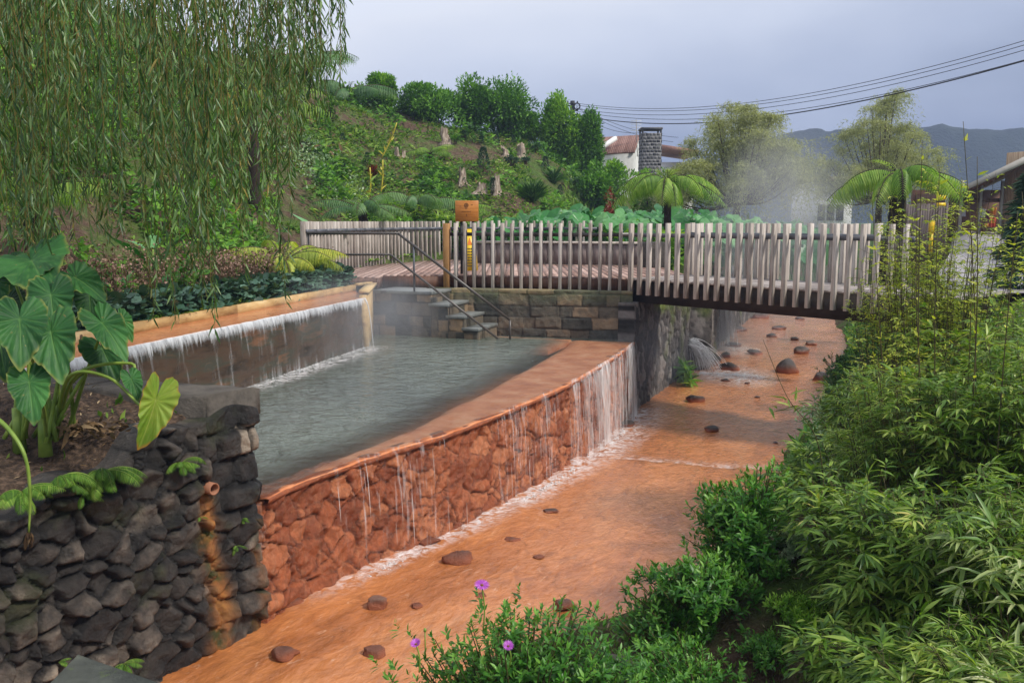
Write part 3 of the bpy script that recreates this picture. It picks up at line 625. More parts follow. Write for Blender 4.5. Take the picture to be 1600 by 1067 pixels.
Wd = np.linspace(0, 1, 12); V = I[:, None] * (1 - Wd)[None, :, None] + O[:, None] * Wd[None, :, None]
grid(mb, np.concatenate([V, np.full(V.shape[:2] + (1,), LIP + .0) + fbm(V[..., 0] * 5, V[..., 1] * 5, 8, 3)[..., None] * .006], -1))
mb.build('channel_water', M['shallow'], ch, True)
mb = MB(); U = lambda p, z: np.array([p[0], p[1], z])
oo = np.array([-ed[1], ed[0]]);  oo = oo if oo[0] < 0 else -oo
seg = np.linspace(0, 1, 8)
for a, b in zip(seg[:-1], seg[1:]):
    p, q = O1 * (1 - a) + O00 * a, O1 * (1 - b) + O00 * b
    beam(mb, U(p + oo * .05, 2.70), U(q + oo * .05, 2.70), .11, .16, var=RG.random())
mb.build('outer_rim', M['ochre'], ch)
mb = MB(); endA, endB = E1 + (-ed) * .14, O1 + (-od) * .04
pw = np.array([*P(583, 520, POOL)[:2]])
# ochre end panel from the lip end back to the stair block, full height
beam(mb, U(E1 - ed * .10 + n_ * .0, 2.16), U(pw + n_ * -.02 + np.array([-.02, -.02]), 2.16), .14, 1.10, var=.6)
beam(mb, U(E1 - ed * .10 + n_ * .02, 2.765), U(pw, 2.765), .19, .05, var=.9)
beam(mb, U(O1 - od * .02, 2.78), U(pw + np.array([.0, .1]), 2.78), .12, .05, var=.7)
mb.build('end_panel', M['ochre'], ch)
# ------------------------------------------------------------------ waterfalls
def sheet(mb, f, L, z1, z0f, nseg, out, alpha, w0=.12, s0=0, s1=None, bulge=.0):
    s1 = s1 or L; s = np.linspace(s0, s1, nseg); p, t = f(s); n = np.stack([t[:, 1], -t[:, 0]], -1); v = np.linspace(0, 1, 14)
    z0 = np.array([z0f(a) for a in s]); z = z1 + (z0 - z1)[:, None] * v[None]; o = out[0] + (out[1] - out[0]) * np.sqrt(v)[None] + fbm(s[:, None] * 6, v[None] * 1, 3, 3) * .03
    XY = p[:, None] + n[:, None] * o[..., None]; grid(mb, np.concatenate([XY, z[..., None]], -1)[:, ::-1], alpha=alpha(s[:, None], v[None])[:, ::-1])
fall = thing('infinity_waterfall', 'curtain of thin white water threads running down the orange pool wall into the stream', 'waterfall', (*fE(np.array([Ledge * .6]))[0][0], .5))
mb = MB(); clump = lambda s: .5 + .40 * fbm(s * .9, s * 0, 5, 3) - .13 + .26 * sm(Ledge * .3, Ledge * .75, s) + .10 * np.exp(-((s - Ledge * .33) / .5) ** 2)
sheet(mb, fE, Ledge, POOL + .005, lambda s: zr0(s) + .27, 700, (.075, .17), lambda s, v: clump(s) - .04 * v + .10 * fbm(s * 8, v * 0, 8, 2), s0=.9, s1=Ledge - .02)
mb.build('water_curtain', M['fall'], fall, True)
mb = MB(); rg = np.random.default_rng(5)
# individual threads and droplets
for k in range(140):
    s = .9 + (Ledge - .95) * rg.random() ** .62
    if rg.random() > .25 + 1.6 * max(0, float(clump(np.array([s]))[0]) - .3): continue
    p, t = fE(np.array([s])); n = np.array([t[0][1], -t[0][0]]); a = rg.uniform(0, .75); b = min(1, a + rg.uniform(.15, .5)); zz0 = zr0(s) + .27
    v = np.linspace(a, b, 6); o = .09 + .10 * np.sqrt(v) + rg.uniform(-.01, .03)
    tube(mb, np.stack([p[0][0] + n[0] * o + rg.normal() * .004, p[0][1] + n[1] * o, POOL + (zz0 - POOL) * v], -1), rg.uniform(.0012, .0034) * np.array([.4, 1, .9, 1.1, .8, .3]), 3)
mb.build('water_threads', newmat('thread_water')[0], fall, True)
b_ = bpy.data.materials['thread_water'].node_tree.nodes['Principled BSDF']; b_.inputs['Base Color'].default_value = (.93, .93, .94, 1); b_.inputs['Roughness'].default_value = .2; b_.inputs['Alpha'].default_value = .75
M['thread'] = bpy.data.materials['thread_water']
def foam_line(name, label, pts, width, n, zoff, parent=None, h=.04):
    mb = MB(); f, L = polyline(pts); T = ico(1)
    for k in range(n):
        s = rg.uniform(0, L); p, t = f(np.array([s])); o = rg.normal() * width; r = rg.uniform(.004, .014) * (1 - min(.7, abs(o) / width / 3))
        nn = np.array([t[0][1], -t[0][0]]); c = np.array([p[0][0] + nn[0] * o, p[0][1] + nn[1] * o, 0]); c[2] = zoff(c[0], c[1]) + r * .1
        V = T[0] * np.array([r * 1.5, r * 1.5, r * h / .04 * .6]) * (1 + .3 * rg.normal(size=(len(T[0]), 1))); mb.add(V + c, T[1])
    o = mb.build(name, M['foamw'], parent, True); return o if parent else tag(o, label, 'foam')
def ico(sub):
    import bmesh
    bm = bmesh.new(); bmesh.ops.create_icosphere(bm, subdivisions=sub, radius=1); bm.verts.ensure_lookup_table()
    V = np.array([v.co for v in bm.verts]); Fc = np.array([[v.index for v in f.verts] for f in bm.faces]); bm.free(); return V, Fc
m_, nt__, bb_, oo_ = newmat('foam_bubbles'); bb_.inputs['Base Color'].default_value = (.85, .83, .83, 1); bb_.inputs['Roughness'].default_value = .4; bb_.inputs['Alpha'].default_value = .6; M['foamw'] = m_
foam_line('splash_foam', '', fE(np.linspace(1.2, Ledge - .05, 40))[0] + np.array([.17, -.08]), .055, 900, zs, fall)
# cascade veil
cas = thing('cascade', 'smooth sheet of hot water falling from the ochre channel into the grey pool', 'waterfall', (*((E0 + E1) / 2), POOL))
mb = MB(); fL, LL = polyline([E00, E0, E1])
for k, (o0, o1, am) in enumerate(((.07, .17, 0), )):
    sheet(mb, fL, LL, LIP + .012, lambda s: POOL, 260, (o0, o1), lambda s, v: .21 + .64 * np.exp(-(v / .12) ** 2) + .12 * np.exp(-((1 - v) / .2) ** 2) + .12 * fbm(s * 1.5, v * 0, 5, 2) + .18 * fbm(s * 9, v * .8, 9, 2))
mb.build('water_sheet', M['veil'], cas, True)
mb = MB()
for k in range(60):
    s = LL * rg.random(); p, t = fL(np.array([s])); n = np.array([t[0][1], -t[0][0]]); a = rg.uniform(0, .05); b = a + rg.uniform(.04, .16); v = np.linspace(a, b, 5); o = .08 + .10 * np.sqrt(v)
    tube(mb, np.stack([p[0][0] + n[0] * o, p[0][1] + n[1] * o, LIP + .01 + (POOL - LIP) * v], -1), rg.uniform(.002, .006) * np.array([1.2, 1, .8, .5, .2]), 3)
q = U(E1 - ed * .03 + n_ * .06, LIP); v = np.linspace(0, 1, 12); tube(mb, np.stack([q[0] + .14 * v ** .5, q[1] - .02 * v, LIP + (POOL - LIP) * v], -1), np.linspace(.012, .005, 12), 4)
mb.build('water_threads', M['thread'], cas, True)
foam_line('splash_foam', '', [tuple(P(x, y, POOL)[:2]) for x, y in ((250, 655), (390, 600), (480, 573), (572, 542))], .075, 1300, lambda x, y: POOL, cas)
# side jets under the bridge
m_, nt__, bb_, oo_ = newmat('white_water'); bb_.inputs['Base Color'].default_value = (.86, .87, .89, 1); bb_.inputs['Roughness'].default_value = .5; M['jet'] = m_
def jet(label, p0, vel, n, rr, T_end, loc_w, seed):
    t0 = thing('side_waterfall', label, 'waterfall', p0); rg = np.random.default_rng(seed); mb = MB()
    for k in range(n):
        v = np.array(vel) * rg.uniform(.55, 1.15) + rg.normal(size=3) * (.30, .30, .22); c = np.array(p0) + rg.normal(size=3) * loc_w; tt = np.linspace(0, T_end * rg.uniform(.75, 1.), 9)
        pts = c + v * tt[:, None] + np.array([0, 0, -4.9]) * tt[:, None] ** 2; pts = pts[pts[:, 2] > zs(pts[:, 0], pts[:, 1]) - .02]
        if len(pts) > 2: tube(mb, pts, rg.uniform(*rr) * np.interp(np.linspace(0, 1, len(pts)), [0, .5, 1], [1, 1, .5]), 3)
    mb.build('water_threads', M['jet'], t0, True); return t0
j1 = jet('white jet of water spurting from the dry stone wall onto dark rocks under the bridge', P(1078, 516, 1.45) if False else (4.45, 21.95, .98), (1.6, -.05, .05), 150, (.003, .009), .46, (.04, .06, .06), 3)
foam_line('splash_foam', '', [(4.6, 21.5), (5.0, 21.4), (5.4, 21.3), (6.1, 21.0)], .2, 1400, zs, j1)
j2 = jet('second narrow waterfall dropping beside the mossy wall far under the bridge', (6.2, 26.7, 2.15), (.3, -.25, 0), 240, (.008, .02), .68, (.12, .1, .05), 4)
foam_line('splash_foam', '', [(6.1, 26.4), (6.6, 26.0), (7.3, 25.8)], .2, 300, zs, j2)
# ------------------------------------------------------------------ stair block, landing, steps
st = thing('pool_stairs', 'grey stone steps leading from the wooden deck down into the pool', 'stairs', (-2.2, 17.3, POOL))
sA = P(584, 522, POOL)[:2]; sB = P(697, 528, POOL)[:2]; sd_ = nrm(sB - sA); sn = np.array([-sd_[1], sd_[0]]); sl = np.linalg.norm(sB - sA)
x1 = [sl * .80, sl * 1.03, sl * 1.24, sl * 1.42, sl * 1.62]; zt = [2.66, 2.44, 2.22, 2.00, 1.83]
top_prev = 0
fw = wall([sA, sA + sd_ * x1[0]], lambda s: 1.5, lambda s: 2.60, .022, .012, lambda S, Zz: ashlar(S, Zz, 41, .2, .27, .3, .6), rnd=.025, rough=.012, offs=.008, tiltk=.02, thick=.1)
for k in range(1, 4):
    wall([sA + sd_ * x1[k - 1], sA + sd_ * x1[k]], lambda s: 1.5, lambda s: zt[k] - .06, .03, .012, lambda S, Zz: ashlar(S, Zz, 50 + k, .2, .25, .25, .5), rnd=.025, rough=.012, offs=.008, tiltk=.02, thick=.1, mb=fw)
for k in range(4):     # risers looking along the wall
    wall([sA + sd_ * x1[k], sA + sd_ * x1[k] + sn * .9], lambda s: 1.5, lambda s: zt[k] - .06, .04, .01, lambda S, Zz: ashlar(S, Zz, 60 + k, .2, .25, .25, .5), rnd=.025, rough=.01, offs=.005, tiltk=0, thick=.1, mb=fw)
fw.build('stone_base', M['ashlar'], st, True)
px0 = 0
for k in range(4):
    a, b = (0 if k == 0 else x1[k - 1] - .04), x1[k] + .03; c = sA + sd_ * (a + b) / 2 + sn * .44
    mb = MB(); bbox(mb, (c[0], c[1], zt[k] - .03), (b - a, .96, .06), math.atan2(sd_[1], sd_[0]), .008, var=.6 - .1 * k); mb.build('landing' if k == 0 else 'tread', M['slab'], st)
a = x1[3]; c = sA + sd_ * (a + .75) + sn * .3; mb = MB(); bbox(mb, (c[0], c[1], POOL - .11), (1.6, 1.4, .12), math.atan2(sd_[1], sd_[0]), .02); mb.build('submerged_step', M['orangefloor'], st)
# handrail
hr = thing('handrail', 'brown metal handrail with two bars sloping down the pool steps', 'handrail', (-2.4, 17.2, 2.66))
DY = 17.1
T0, T1, T2 = Q(480, 365, 18.0), Q(622, 365, DY), Q(797, 500, 16.75); B0, B1, B2 = Q(506, 398, 17.9), Q(610, 398, DY), Q(789, 536, 16.75)
mb = MB(); tube(mb, [T0, T1], .026, 8); tube(mb, [T1, T2], .026, 8); mb.build('top_rail', M['steelrail'], hr, True)
mb = MB(); tube(mb, [B0, B1], .022, 8); tube(mb, [B1, B2 - np.array([0, 0, .02])], .022, 8, var=.9); mb.build('lower_rail', M['steelrail'], hr, True)
def lerp(a, b, t): return a + (b - a) * t
for p, z in ((lerp(T1, T2, .14), 2.66), (T2, POOL - .05), (T0 + (.02, 0, 0), DECK)):
    mb = MB(); tube(mb, [p, (p[0], p[1], z)], .02, 8); mb.build('post', M['greyrail'] if z == 2.66 else M['steelrail'], hr, True)
# ------------------------------------------------------------------ terrace deck, fences, bridge
PA, PC, PB = np.array([-1.33, 18.4]), np.array([2.26, 17.35]), np.array([5.75, 13.45])
bd = nrm(PB - PC); bn = np.array([-bd[1], bd[0]]); bn = bn if bn[1] > 0 else -bn
PC2, PB2 = PC + bn * 1.85, PB + bn * 1.85
FX = [-4.35, -4.25, -3.95, -3.36, -2.06, 2.3, 3.4]; FY = [17.9, 18.3, 20.3, 23.3, 26, 25.2, 24.6]
def yfront(x): return 17.75 if x < -2.72 else (18.42 + (PC[1] - 18.42) * (x + 1.33) / 3.59 if x < PC[0] and x > -1.33 else (18.42 if x <= -1.33 else PC[1] + (x - PC[0]) * bn[1] / bn[0]))
mb = MB(); x = -4.35
while x < 3.5:
    y0, y1 = yfront(x + .07), float(np.interp(x + .07, FX, FY)); y1 = max(y1, y0 + .3)
    box(mb, (x + .07, (y0 + y1) / 2, DECK - .02), (.134, y1 - y0, .04), 0, var=RG.random()); x += .14
tr = tag(mb.build('terrace_deck', M['deck'], None), 'reddish brown timber deck between the two picket fences at the pool steps', 'deck')
mb = MB()
for (a, b, z0, z1) in (((-4.4, 17.72), (-2.72, 17.72), 2.72, 2.875), ((-2.70, 17.72), (-2.70, 18.40), 2.67, 2.875), ((-2.70, 18.40), (-1.33, 18.40), 2.6, 2.875), ((-1.33, 18.40), (2.26, 17.33), 2.66, 2.875)):
    beam(mb, (*a, (z0 + z1) / 2), (*b, (z0 + z1) / 2), .05, z1 - z0)
mb.build('fascia', M['fascia'], tr)
# earth fill + deck support hidden behind the back wall
mb = MB(); box(mb, (-.3, 19.2, 2.2), (4.6, 1.3, 1.3)); mb.build('retaining_block', M['concrete'], tr)
PK_W, PK_D = .058, .105
def fence(name, label, path, pitch, z0, z1, railz, railmat, side, group=None, mat='wood', rail=True, jit=.004, first=None):
    f, L = polyline(path); n = int(L / pitch); p, t = f(np.array([L / 2])); r = thing(name, label, 'fence', (*p[0], z0), group); kids = []
    for k in range(n + 1):
        p, t = f(np.array([min(L, k * pitch)])); p = p[0]; t = t[0]; nn = np.array([t[1], -t[0]]); mb = MB(); a = math.atan2(t[1], t[0]) + RG.normal() * .004
        zt_ = z1 + RG.normal() * jit; c = p + nn * side
        w_, d_ = PK_W, PK_D; m = M[mat]
        if first and k in first: m = M['woodo']; w_, d_ = .12, .12
        bbox(mb, (c[0], c[1], (z0 + zt_) / 2), (w_, d_, zt_ - z0), a, .005, var=RG.random()); mb.build('post' if first and k in first else 'picket', m, r)
    if rail:
        mb = MB()
        s = np.linspace(0, L, 14 if L > 4.5 else 3); q, t = f(s); q = q - np.stack([t[:, 1], -t[:, 0]], -1) * (.035 if side >= 0 else -.035)
        for i in range(len(s) - 1): beam(mb, (*q[i], railz), (*q[i + 1], railz), .05, .075)
        mb.build('rail', railmat, r)
    return r
fence('picket_fence', 'straight weathered picket railing on top of the stone block wall', [PA, PC], .2, 2.58, 3.965, 3.74, M['steelrail'], .05, first=(0,))
fence('bridge_railing', 'near side picket railing of the footbridge, hanging over the dark beam', [PC + bd * .12, PB + bd * .3], .222, 2.60, 3.965, 3.74, M['greyrail'], .05)
fence('bridge_railing', 'far side picket railing of the footbridge, half lost in steam', [PC2 + bd * .1, PB2 - bd * .95], .222, 2.6, 3.965, 3.74, M['greyrail'], -.05)
fence('picket_fence', 'curved picket fence round the left end of the wooden terrace behind the handrail', [(-4.25, 18.3), (-4.13, 19.3), (-3.95, 20.3), (-3.68, 21.8), (-3.36, 23.3), (-2.85, 24.7), (-2.06, 26)], .205, 2.88, 4.0, 3.80, M['greyrail'], -.03)
fence('picket_fence', 'pale picket fence behind the plank bench along the back of the terrace', [(-2.0, 26.05), (.3, 25.7), (2.4, 25.2)], .205, 2.88, 4.02, 3.80, M['greyrail'], -.03)
# bridge deck + beams
br = thing('footbridge', 'low wooden footbridge with dark steel beams over the orange stream', 'footbridge', (*((PC + PB) / 2), 2.4))
mb = MB(); L = np.linalg.norm(PB - PC) + .9; k = 0
while k * .125 < L:
    c = PC + bd * (k * .125 + .06) + bn * .93; box(mb, (c[0], c[1], DECK - .018 + .001 * (k % 2)), (.117, 1.84, .036), math.atan2(bd[1], bd[0]), var=RG.random()); k += 1
mb.build('decking', M['deckg'], br)
for o in (.12, 1.72):
    mb = MB(); p, q = PC + bn * o + bd * .05, PB + bn * o + bd * .9; beam(mb, (*p, 2.645), (*q, 2.645), .10, .42); mb.build('beam', M['beam'], br)
mb = MB()
for k in range(9):
    c = PC + bd * (.3 + k * .6); beam(mb, (*(c + bn * .17), 2.74), (*(c + bn * 1.67), 2.74), .05, .22)
mb.build('crossbeams', M['beam'], br)
mb = MB(); p = PB2 - bd * .9; box(mb, (p[0], p[1], 3.35), (.22, .3, .86), math.atan2(bd[1], bd[0])); mb.build('end_post', M['beam'], br)
# plank parapet, pillar, bench
pb = thing('plank_bench', 'long bench faced with brown vertical planks behind the straight picket railing', 'bench', (1, 23.2, DECK))
pL, pR = Q(738, 395, 23.6), Q(1000, 395, 22.4); mb = MB(); n = 26
for k in range(n):
    a, b = lerp(pL, pR, k / n), lerp(pL, pR, (k + .94) / n); beam(mb, (a[0], a[1], DECK + .27), (b[0], b[1], DECK + .27), .05, .52, var=RG.random())
mb.build('planks', M['planks'], pb)
mb = MB(); a, b = pL.copy(), pR.copy(); beam(mb, (a[0] - .02, a[1] + .2, DECK + .56), (b[0] + .02, b[1] + .2, DECK + .56), .5, .05); mb.build('seat', M['wood'], pb)
pp = Q(1021, 400, 21.6); mb = MB(); bbox(mb, (pp[0], pp[1], DECK + .2), (.50, .5, .82), .2, .03); o = mb.build('stone_pillar', M['cap'], None)
tag(o, 'short dark stone pillar at the right end of the plank bench', 'pillar')
bt_ = thing('timber_bench', 'small tan timber bench behind the far end of the bridge railing', 'bench', (*Q(1066, 410, 23.5)[:2], 2.9))
q = Q(1066, 404, 23.5)
mb = MB(); box(mb, (q[0], q[1], 3.22), (.95, .35, .06)); mb.build('seat', M['woodo'], bt_)
mb = MB(); box(mb, (q[0], q[1] + .22, 3.52), (.95, .05, .16)); mb.build('backrest', M['wood'], bt_)
for dx in (-.4, .4): mb = MB(); box(mb, (q[0] + dx, q[1] + .05, 3.04), (.07, .3, .34)); mb.build('leg', M['wood'], bt_)
# sign
sg = thing('wooden_sign', 'square orange wooden sign with a small round emblem above the picket railing', 'sign', (*Q(730, 420, 18.7)[:2], DECK))
q = Q(729.5, 330, 18.7); W_, H_ = 36 / F * 18.7, 32 / F * 18.7
mb = MB(); bbox(mb, q, (W_, .035, H_), 0, .006); mb.build('board', M['signwood'], sg)
mb = MB(); c = Q(728.5, 321, 18.67)
def disc(mb, c, r0, r1, y, k=28):
    a = np.arange(k) / k * 2 * math.pi; V = []
    for r in (r0, r1): V += [(c[0] + r * math.cos(t), y, c[2] + r * math.sin(t)) for t in a]
    mb.add(V, np.array([[j, k + j, k + (j + 1) % k, (j + 1) % k] for j in range(k)]))
yf = q[1] - .0215
disc(mb, c, .030, .047, yf); disc(mb, c, .002, .022, yf)
for k, (w_, z) in enumerate(((.05, -.062), (.20, -.125), (.016, -.19), (.012, -.215))): box(mb, (c[0] + (.0 if k < 2 else .01), yf, c[2] + z), (w_, .003, .007 if k < 2 else .022))
box(mb, (c[0] + .12, yf, c[2] + .015), (.03, .003, .009)); box(mb, (c[0] - .12, yf, c[2] - .02), (.03, .003, .006))
mb.build('emblem', M['signink'], sg)
for dx in (-.12, .12): mb = MB(); box(mb, (q[0] + dx, q[1] + .045, (q[2] - H_ / 2 + DECK) / 2 + .1), (.05, .05, q[2] - H_ / 2 - DECK + .2)); mb.build('post', M['black'], sg)
# yellow floor sign
ys_ = thing('caution_floor_sign', 'tall yellow folding caution sign standing behind the pickets under the wooden sign', 'sign', (*Q(735, 418, 20.2)[:2], DECK))
q0 = Q(734, 416, 20.2); c0 = Q(733, 352, 20.4)
for sgn, nm in ((-1, 'front_panel'), (1, 'back_panel')):
    mb = MB(); b0 = np.array([q0[0] + .02, q0[1] + sgn * .22, DECK]); t0 = np.array([q0[0], q0[1], DECK + .93]); V = []
    for p, hw in ((b0, .16), (t0, .10)):
        for s1 in (-1, 1):
            for dy in (-.012, .012): V.append(p + np.array([s1 * hw, dy, 0]))
    V = np.array(V); mb.add(V, np.array([[0, 2, 6, 4], [1, 5, 7, 3], [0, 4, 5, 1], [2, 3, 7, 6], [0, 1, 3, 2], [4, 6, 7, 5]])); pnl = mb.build(nm, M['yplastic'], ys_)
    if sgn < 0:
        mb = MB(); sl_ = (t0 - b0)
        def onp(u, v): p = b0 + sl_ * v; return p + np.array([u, -.016, 0])
        mb.add([onp(-.055, .62), onp(.055, .62), onp(.0, .80)], [[0, 1, 2]]); mb.build('warning_triangle', M['oplastic'], pnl)
        mb = MB()
        for r in range(7):
            for cidx in range(5):
                u = -.075 + cidx * .032; v = .10 + r * .068
                mb.add([onp(u, v), onp(u + .022, v), onp(u + .022, v + .03), onp(u, v + .03)], [[0, 1, 2, 3]])
        mb.build('lettering', M['black'], pnl)
# path beyond the stream, on the right
pyv = np.linspace(14.4, 60, 90); lx = np.interp(pyv, [13, 15, 20, 30, 60], [6.7, 7.3, 9.6, 14.7, 30]); rx = np.interp(pyv, [13, 15, 20, 35, 60], [9.0, 9.2, 11.2, 19.4, 33]); u = np.linspace(0, 1, 14)
XX = lx[:, None] * (1 - u) + rx[:, None] * u; YY = np.repeat(pyv[:, None], 14, 1)
mb = MB(); zz = ground_z(XX, YY); zz = np.maximum(zz, np.interp(YY, [13, 14, 15], [2.7, 2.8, 2.8])) + .05; grid(mb, np.stack([XX, YY, zz], -1)); tag(mb.build('path', M['path'], None, True), kind='structure')
# ================================================================== planting, rocks, buildings
rg = np.random.default_rng(23)
UP = np.array([0, 0, 1.])
# ---- planter soil behind the dark wall
n1, n2 = 90, 70; A = np.linspace(0, 1, n1)[:, None]; B = np.linspace(0, 1, n2)[None]
p0 = D0 + tdir * -1; p1 = D1 - tdir * .42
S_ = (p0 * (1 - A) + p1 * A)[:, None, :] + (np.array([-1., .42]) * 3.6)[None, None] * B[..., None]; S_ = S_ - np.array([tdir[1], -tdir[0]]) * .03
sp = (S_ - D0) @ tdir
Zs = np.interp(np.repeat((np.linalg.norm((p0 * (1 - A) + p1 * A) - D0, axis=-1) * np.sign(((p0 * (1 - A) + p1 * A) - D0) @ tdir))[:, None], n2, 1), [a for a, b in ws_], [b for a, b in ws_]) + .015
Zs = Zs + .34 * sm(0, .35, B) * (1 - .55 * A) - .25 * np.exp(-B * 40) + fbm(S_[..., 0] * 2, S_[..., 1] * 2, 44, 4) * .06 + fbm(S_[..., 0] * 9, S_[..., 1] * 9, 45, 3) * .04
Zs = np.minimum(Zs, 2.66)
mb = MB(); grid(mb, np.concatenate([S_, Zs[..., None]], -1))
so_ = mb.build('planter_soil', solid('planter_earth', [(.25, (.02, .013, .009)), (.5, (.06, .038, .025)), (.75, (.14, .09, .06))], 22, .95, .9, 60, bd=.03), None, True); tag(so_, kind='structure')
def soil_z(x, y):
    q = (S_[..., 0] - x) ** 2 + (S_[..., 1] - y) ** 2; return float(Zs.ravel()[np.argmin(q)])
# litter on planter
k = rg.integers(0, n1 * n2, 2600); pt = np.concatenate([S_.reshape(-1, 2)[k], Zs.ravel()[k][:, None] + .012], -1) + rg.normal(size=(2600, 3)) * (.03, .03, .006)
mb = MB(); d = rdir(2600, rg); d[:, 2] *= .25; scatter(mb, T_lance(.16, .1), pt, d, rdir(2600, rg) * .4 + UP, rg.uniform(.03, .09, 2600), rg.random(2600))
tag(mb.build('leaf_litter', M['litter'], None), 'dry fallen leaves scattered over the planter soil', 'leaf litter', kind='stuff')

# ---- generic plants
def limbs(mb, base, tops, r0, r1, sag=.1):
    for t in tops:
        m = (np.asarray(base) * .5 + np.asarray(t) * .5) + np.array([0, 0, sag]) + rg.normal(size=3) * .03 * np.linalg.norm(t - base)
        tube(mb, curve([base, m, t], 8), np.linspace(r0, r1, len(curve([base, m, t], 8))), 5)
def shrub(name, label, cat, base, rx, ry, h, n, leaf, T, mat, group=None, ncl=14, seed=None, low=-.2, updir=.4, cr=.42, stem=True, vs=1.):
    g = np.random.default_rng(seed if seed is not None else int(abs(base[0] * 1000) + abs(base[1] * 77)) % 99991)
    base = np.asarray(base, float); r = thing(name, label, cat, base, group)
    c = base + (0, 0, h * .52); pos, dr, var, cc = blob(c, (rx, ry, h * .60), ncl, n, g, cr=cr, low=low); keep = pos[:, 2] > base[2] - .1
    pos, dr, var = pos[keep], dr[keep], var[keep]; m = len(pos); mb = MB()
    scatter(mb, T, pos, dr * .7 + rdir(m, g) * .6 + UP * updir * g.random((m, 1)), UP * .8 + dr * .4 + rdir(m, g) * .55, leaf * g.uniform(.6, 1.2, m), var * vs)
    mb.build('foliage', mat, r)
    if stem:
        mb = MB(); limbs(mb, base - (0, 0, .1), cc[:8], .02 + .02 * h, .006); mb.build('branches', M['bark'], r, True)
    return r
def frond(mb, mbs, p0, az, L, rise, droop, npn, plen, wd=.13, prof=None, tilt=0, drop=.35, var=.5, teeth=False):
    """arching fern frond: rachis + pinnae pairs"""
    t = np.linspace(0, 1, npn); h = np.array([math.sin(az), math.cos(az), 0]); el = rise - (rise + droop) * t ** .9; dl = L / npn
    c = np.zeros((npn, 3)); c[0] = p0
    for i in range(1, npn): c[i] = c[i - 1] + (h * math.cos(el[i]) + UP * math.sin(el[i])) * dl
    tg = nrm(np.gradient(c, axis=0)); side = nrm(np.cross(tg, UP)); nn = np.cross(side, tg)
    tube(mbs, c[::max(1, npn // 12)], np.linspace(.016, .004, len(c[::max(1, npn // 12)])) * L / 1.5, 4)
    pr = np.sin(np.clip((t - .08) / .92, 0, 1) * math.pi) ** .6 * (1 - .35 * t) if prof is None else prof(t)
    for s in (-1, 1):
        d = side * s * (1 - .1) + tg * .45 - UP * drop * .5; k = pr > .08
        m = k.sum(); TT = T_lance(wd, drop)
        scatter(mb, TT, c[k], d[k], nn[k] + side[k] * s * .15, plen * pr[k] * rg.uniform(.9, 1.08, m), np.clip(var + rg.normal(size=m) * .12 + .25 * (t[k] - .5), 0, 1))
        if teeth:      # secondary leaflets along each pinna
            for f_ in (.25, .4, .55, .7, .85):
                for s2 in (-1, 1):
                    dd = nrm(d[k]); sz = plen * pr[k]; b = c[k] + dd * (sz * f_)[:, None] - UP * (drop * .35 * f_ * sz)[:, None]
                    scatter(mb, T_quad(.34), b, tg[k] * s2 + dd * .6, nn[k], sz * .15 * (1.1 - f_) + .003, np.clip(var + rg.normal(size=m) * .12, 0, 1))
def tree_fern(label, base, trunk_h, R, nf, cat='tree fern', tr=.09, lean=(0, 0), mat='fern', seed=1, npn=30, rise=(.5, 1.0), droop=(.5, 1.1), plen=.42, group=None, azs=None, teeth=True, name='tree_fern'):
    teeth = False
    global rg; keep = rg; rg = np.random.default_rng(seed); base = np.asarray(base, float); r = thing(name, label, cat, base, group)
    top = base + np.array([lean[0], lean[1], trunk_h]); mb = MB(); pts = curve([base - (0, 0, .3), (base + top) / 2 + (.03, 0, 0), top], 14)
    if trunk_h > .1:
        tube(mb, pts, tr * (1 + .25 * rg.random(len(pts))) * np.linspace(1.25, .95, len(pts)), 9)
        n = int(trunk_h * 130); k = rg.random(n); b = base + (top - base) * k[:, None]; a = rg.uniform(0, 6.28, n); o = np.stack([np.cos(a), np.sin(a), 0 * a], -1)
        scatter(mb, T_quad(.35), b + o * tr * .9, o * .6 - UP, o, rg.uniform(.05, .13, n), rg.random(n)); mb.build('trunk', M['fernbark'], r, True)
    mf = MB(); ms = MB()
    for i in range(nf):
        az = (azs[i] if azs else i / nf * 6.283 + rg.normal() * .18); frond(mf, ms, top, az, R * rg.uniform(.88, 1.12), rg.uniform(*rise), rg.uniform(*droop), npn, plen * R / 1.7, .115, drop=rg.uniform(.5, 1.0), var=rg.uniform(.3, .75), teeth=teeth)
    for i in range(4):      # uncurling young fronds
        az = rg.uniform(0, 6.28); frond(mf, ms, top, az, R * .5, 1.3, .2, 14, plen * .3, .25, var=.8)
    mf.build('fronds', M[mat], r); ms.build('frond_stalks', M['fernbark'] if mat == 'fern' else M['bark'], r, True); rg = keep; return r

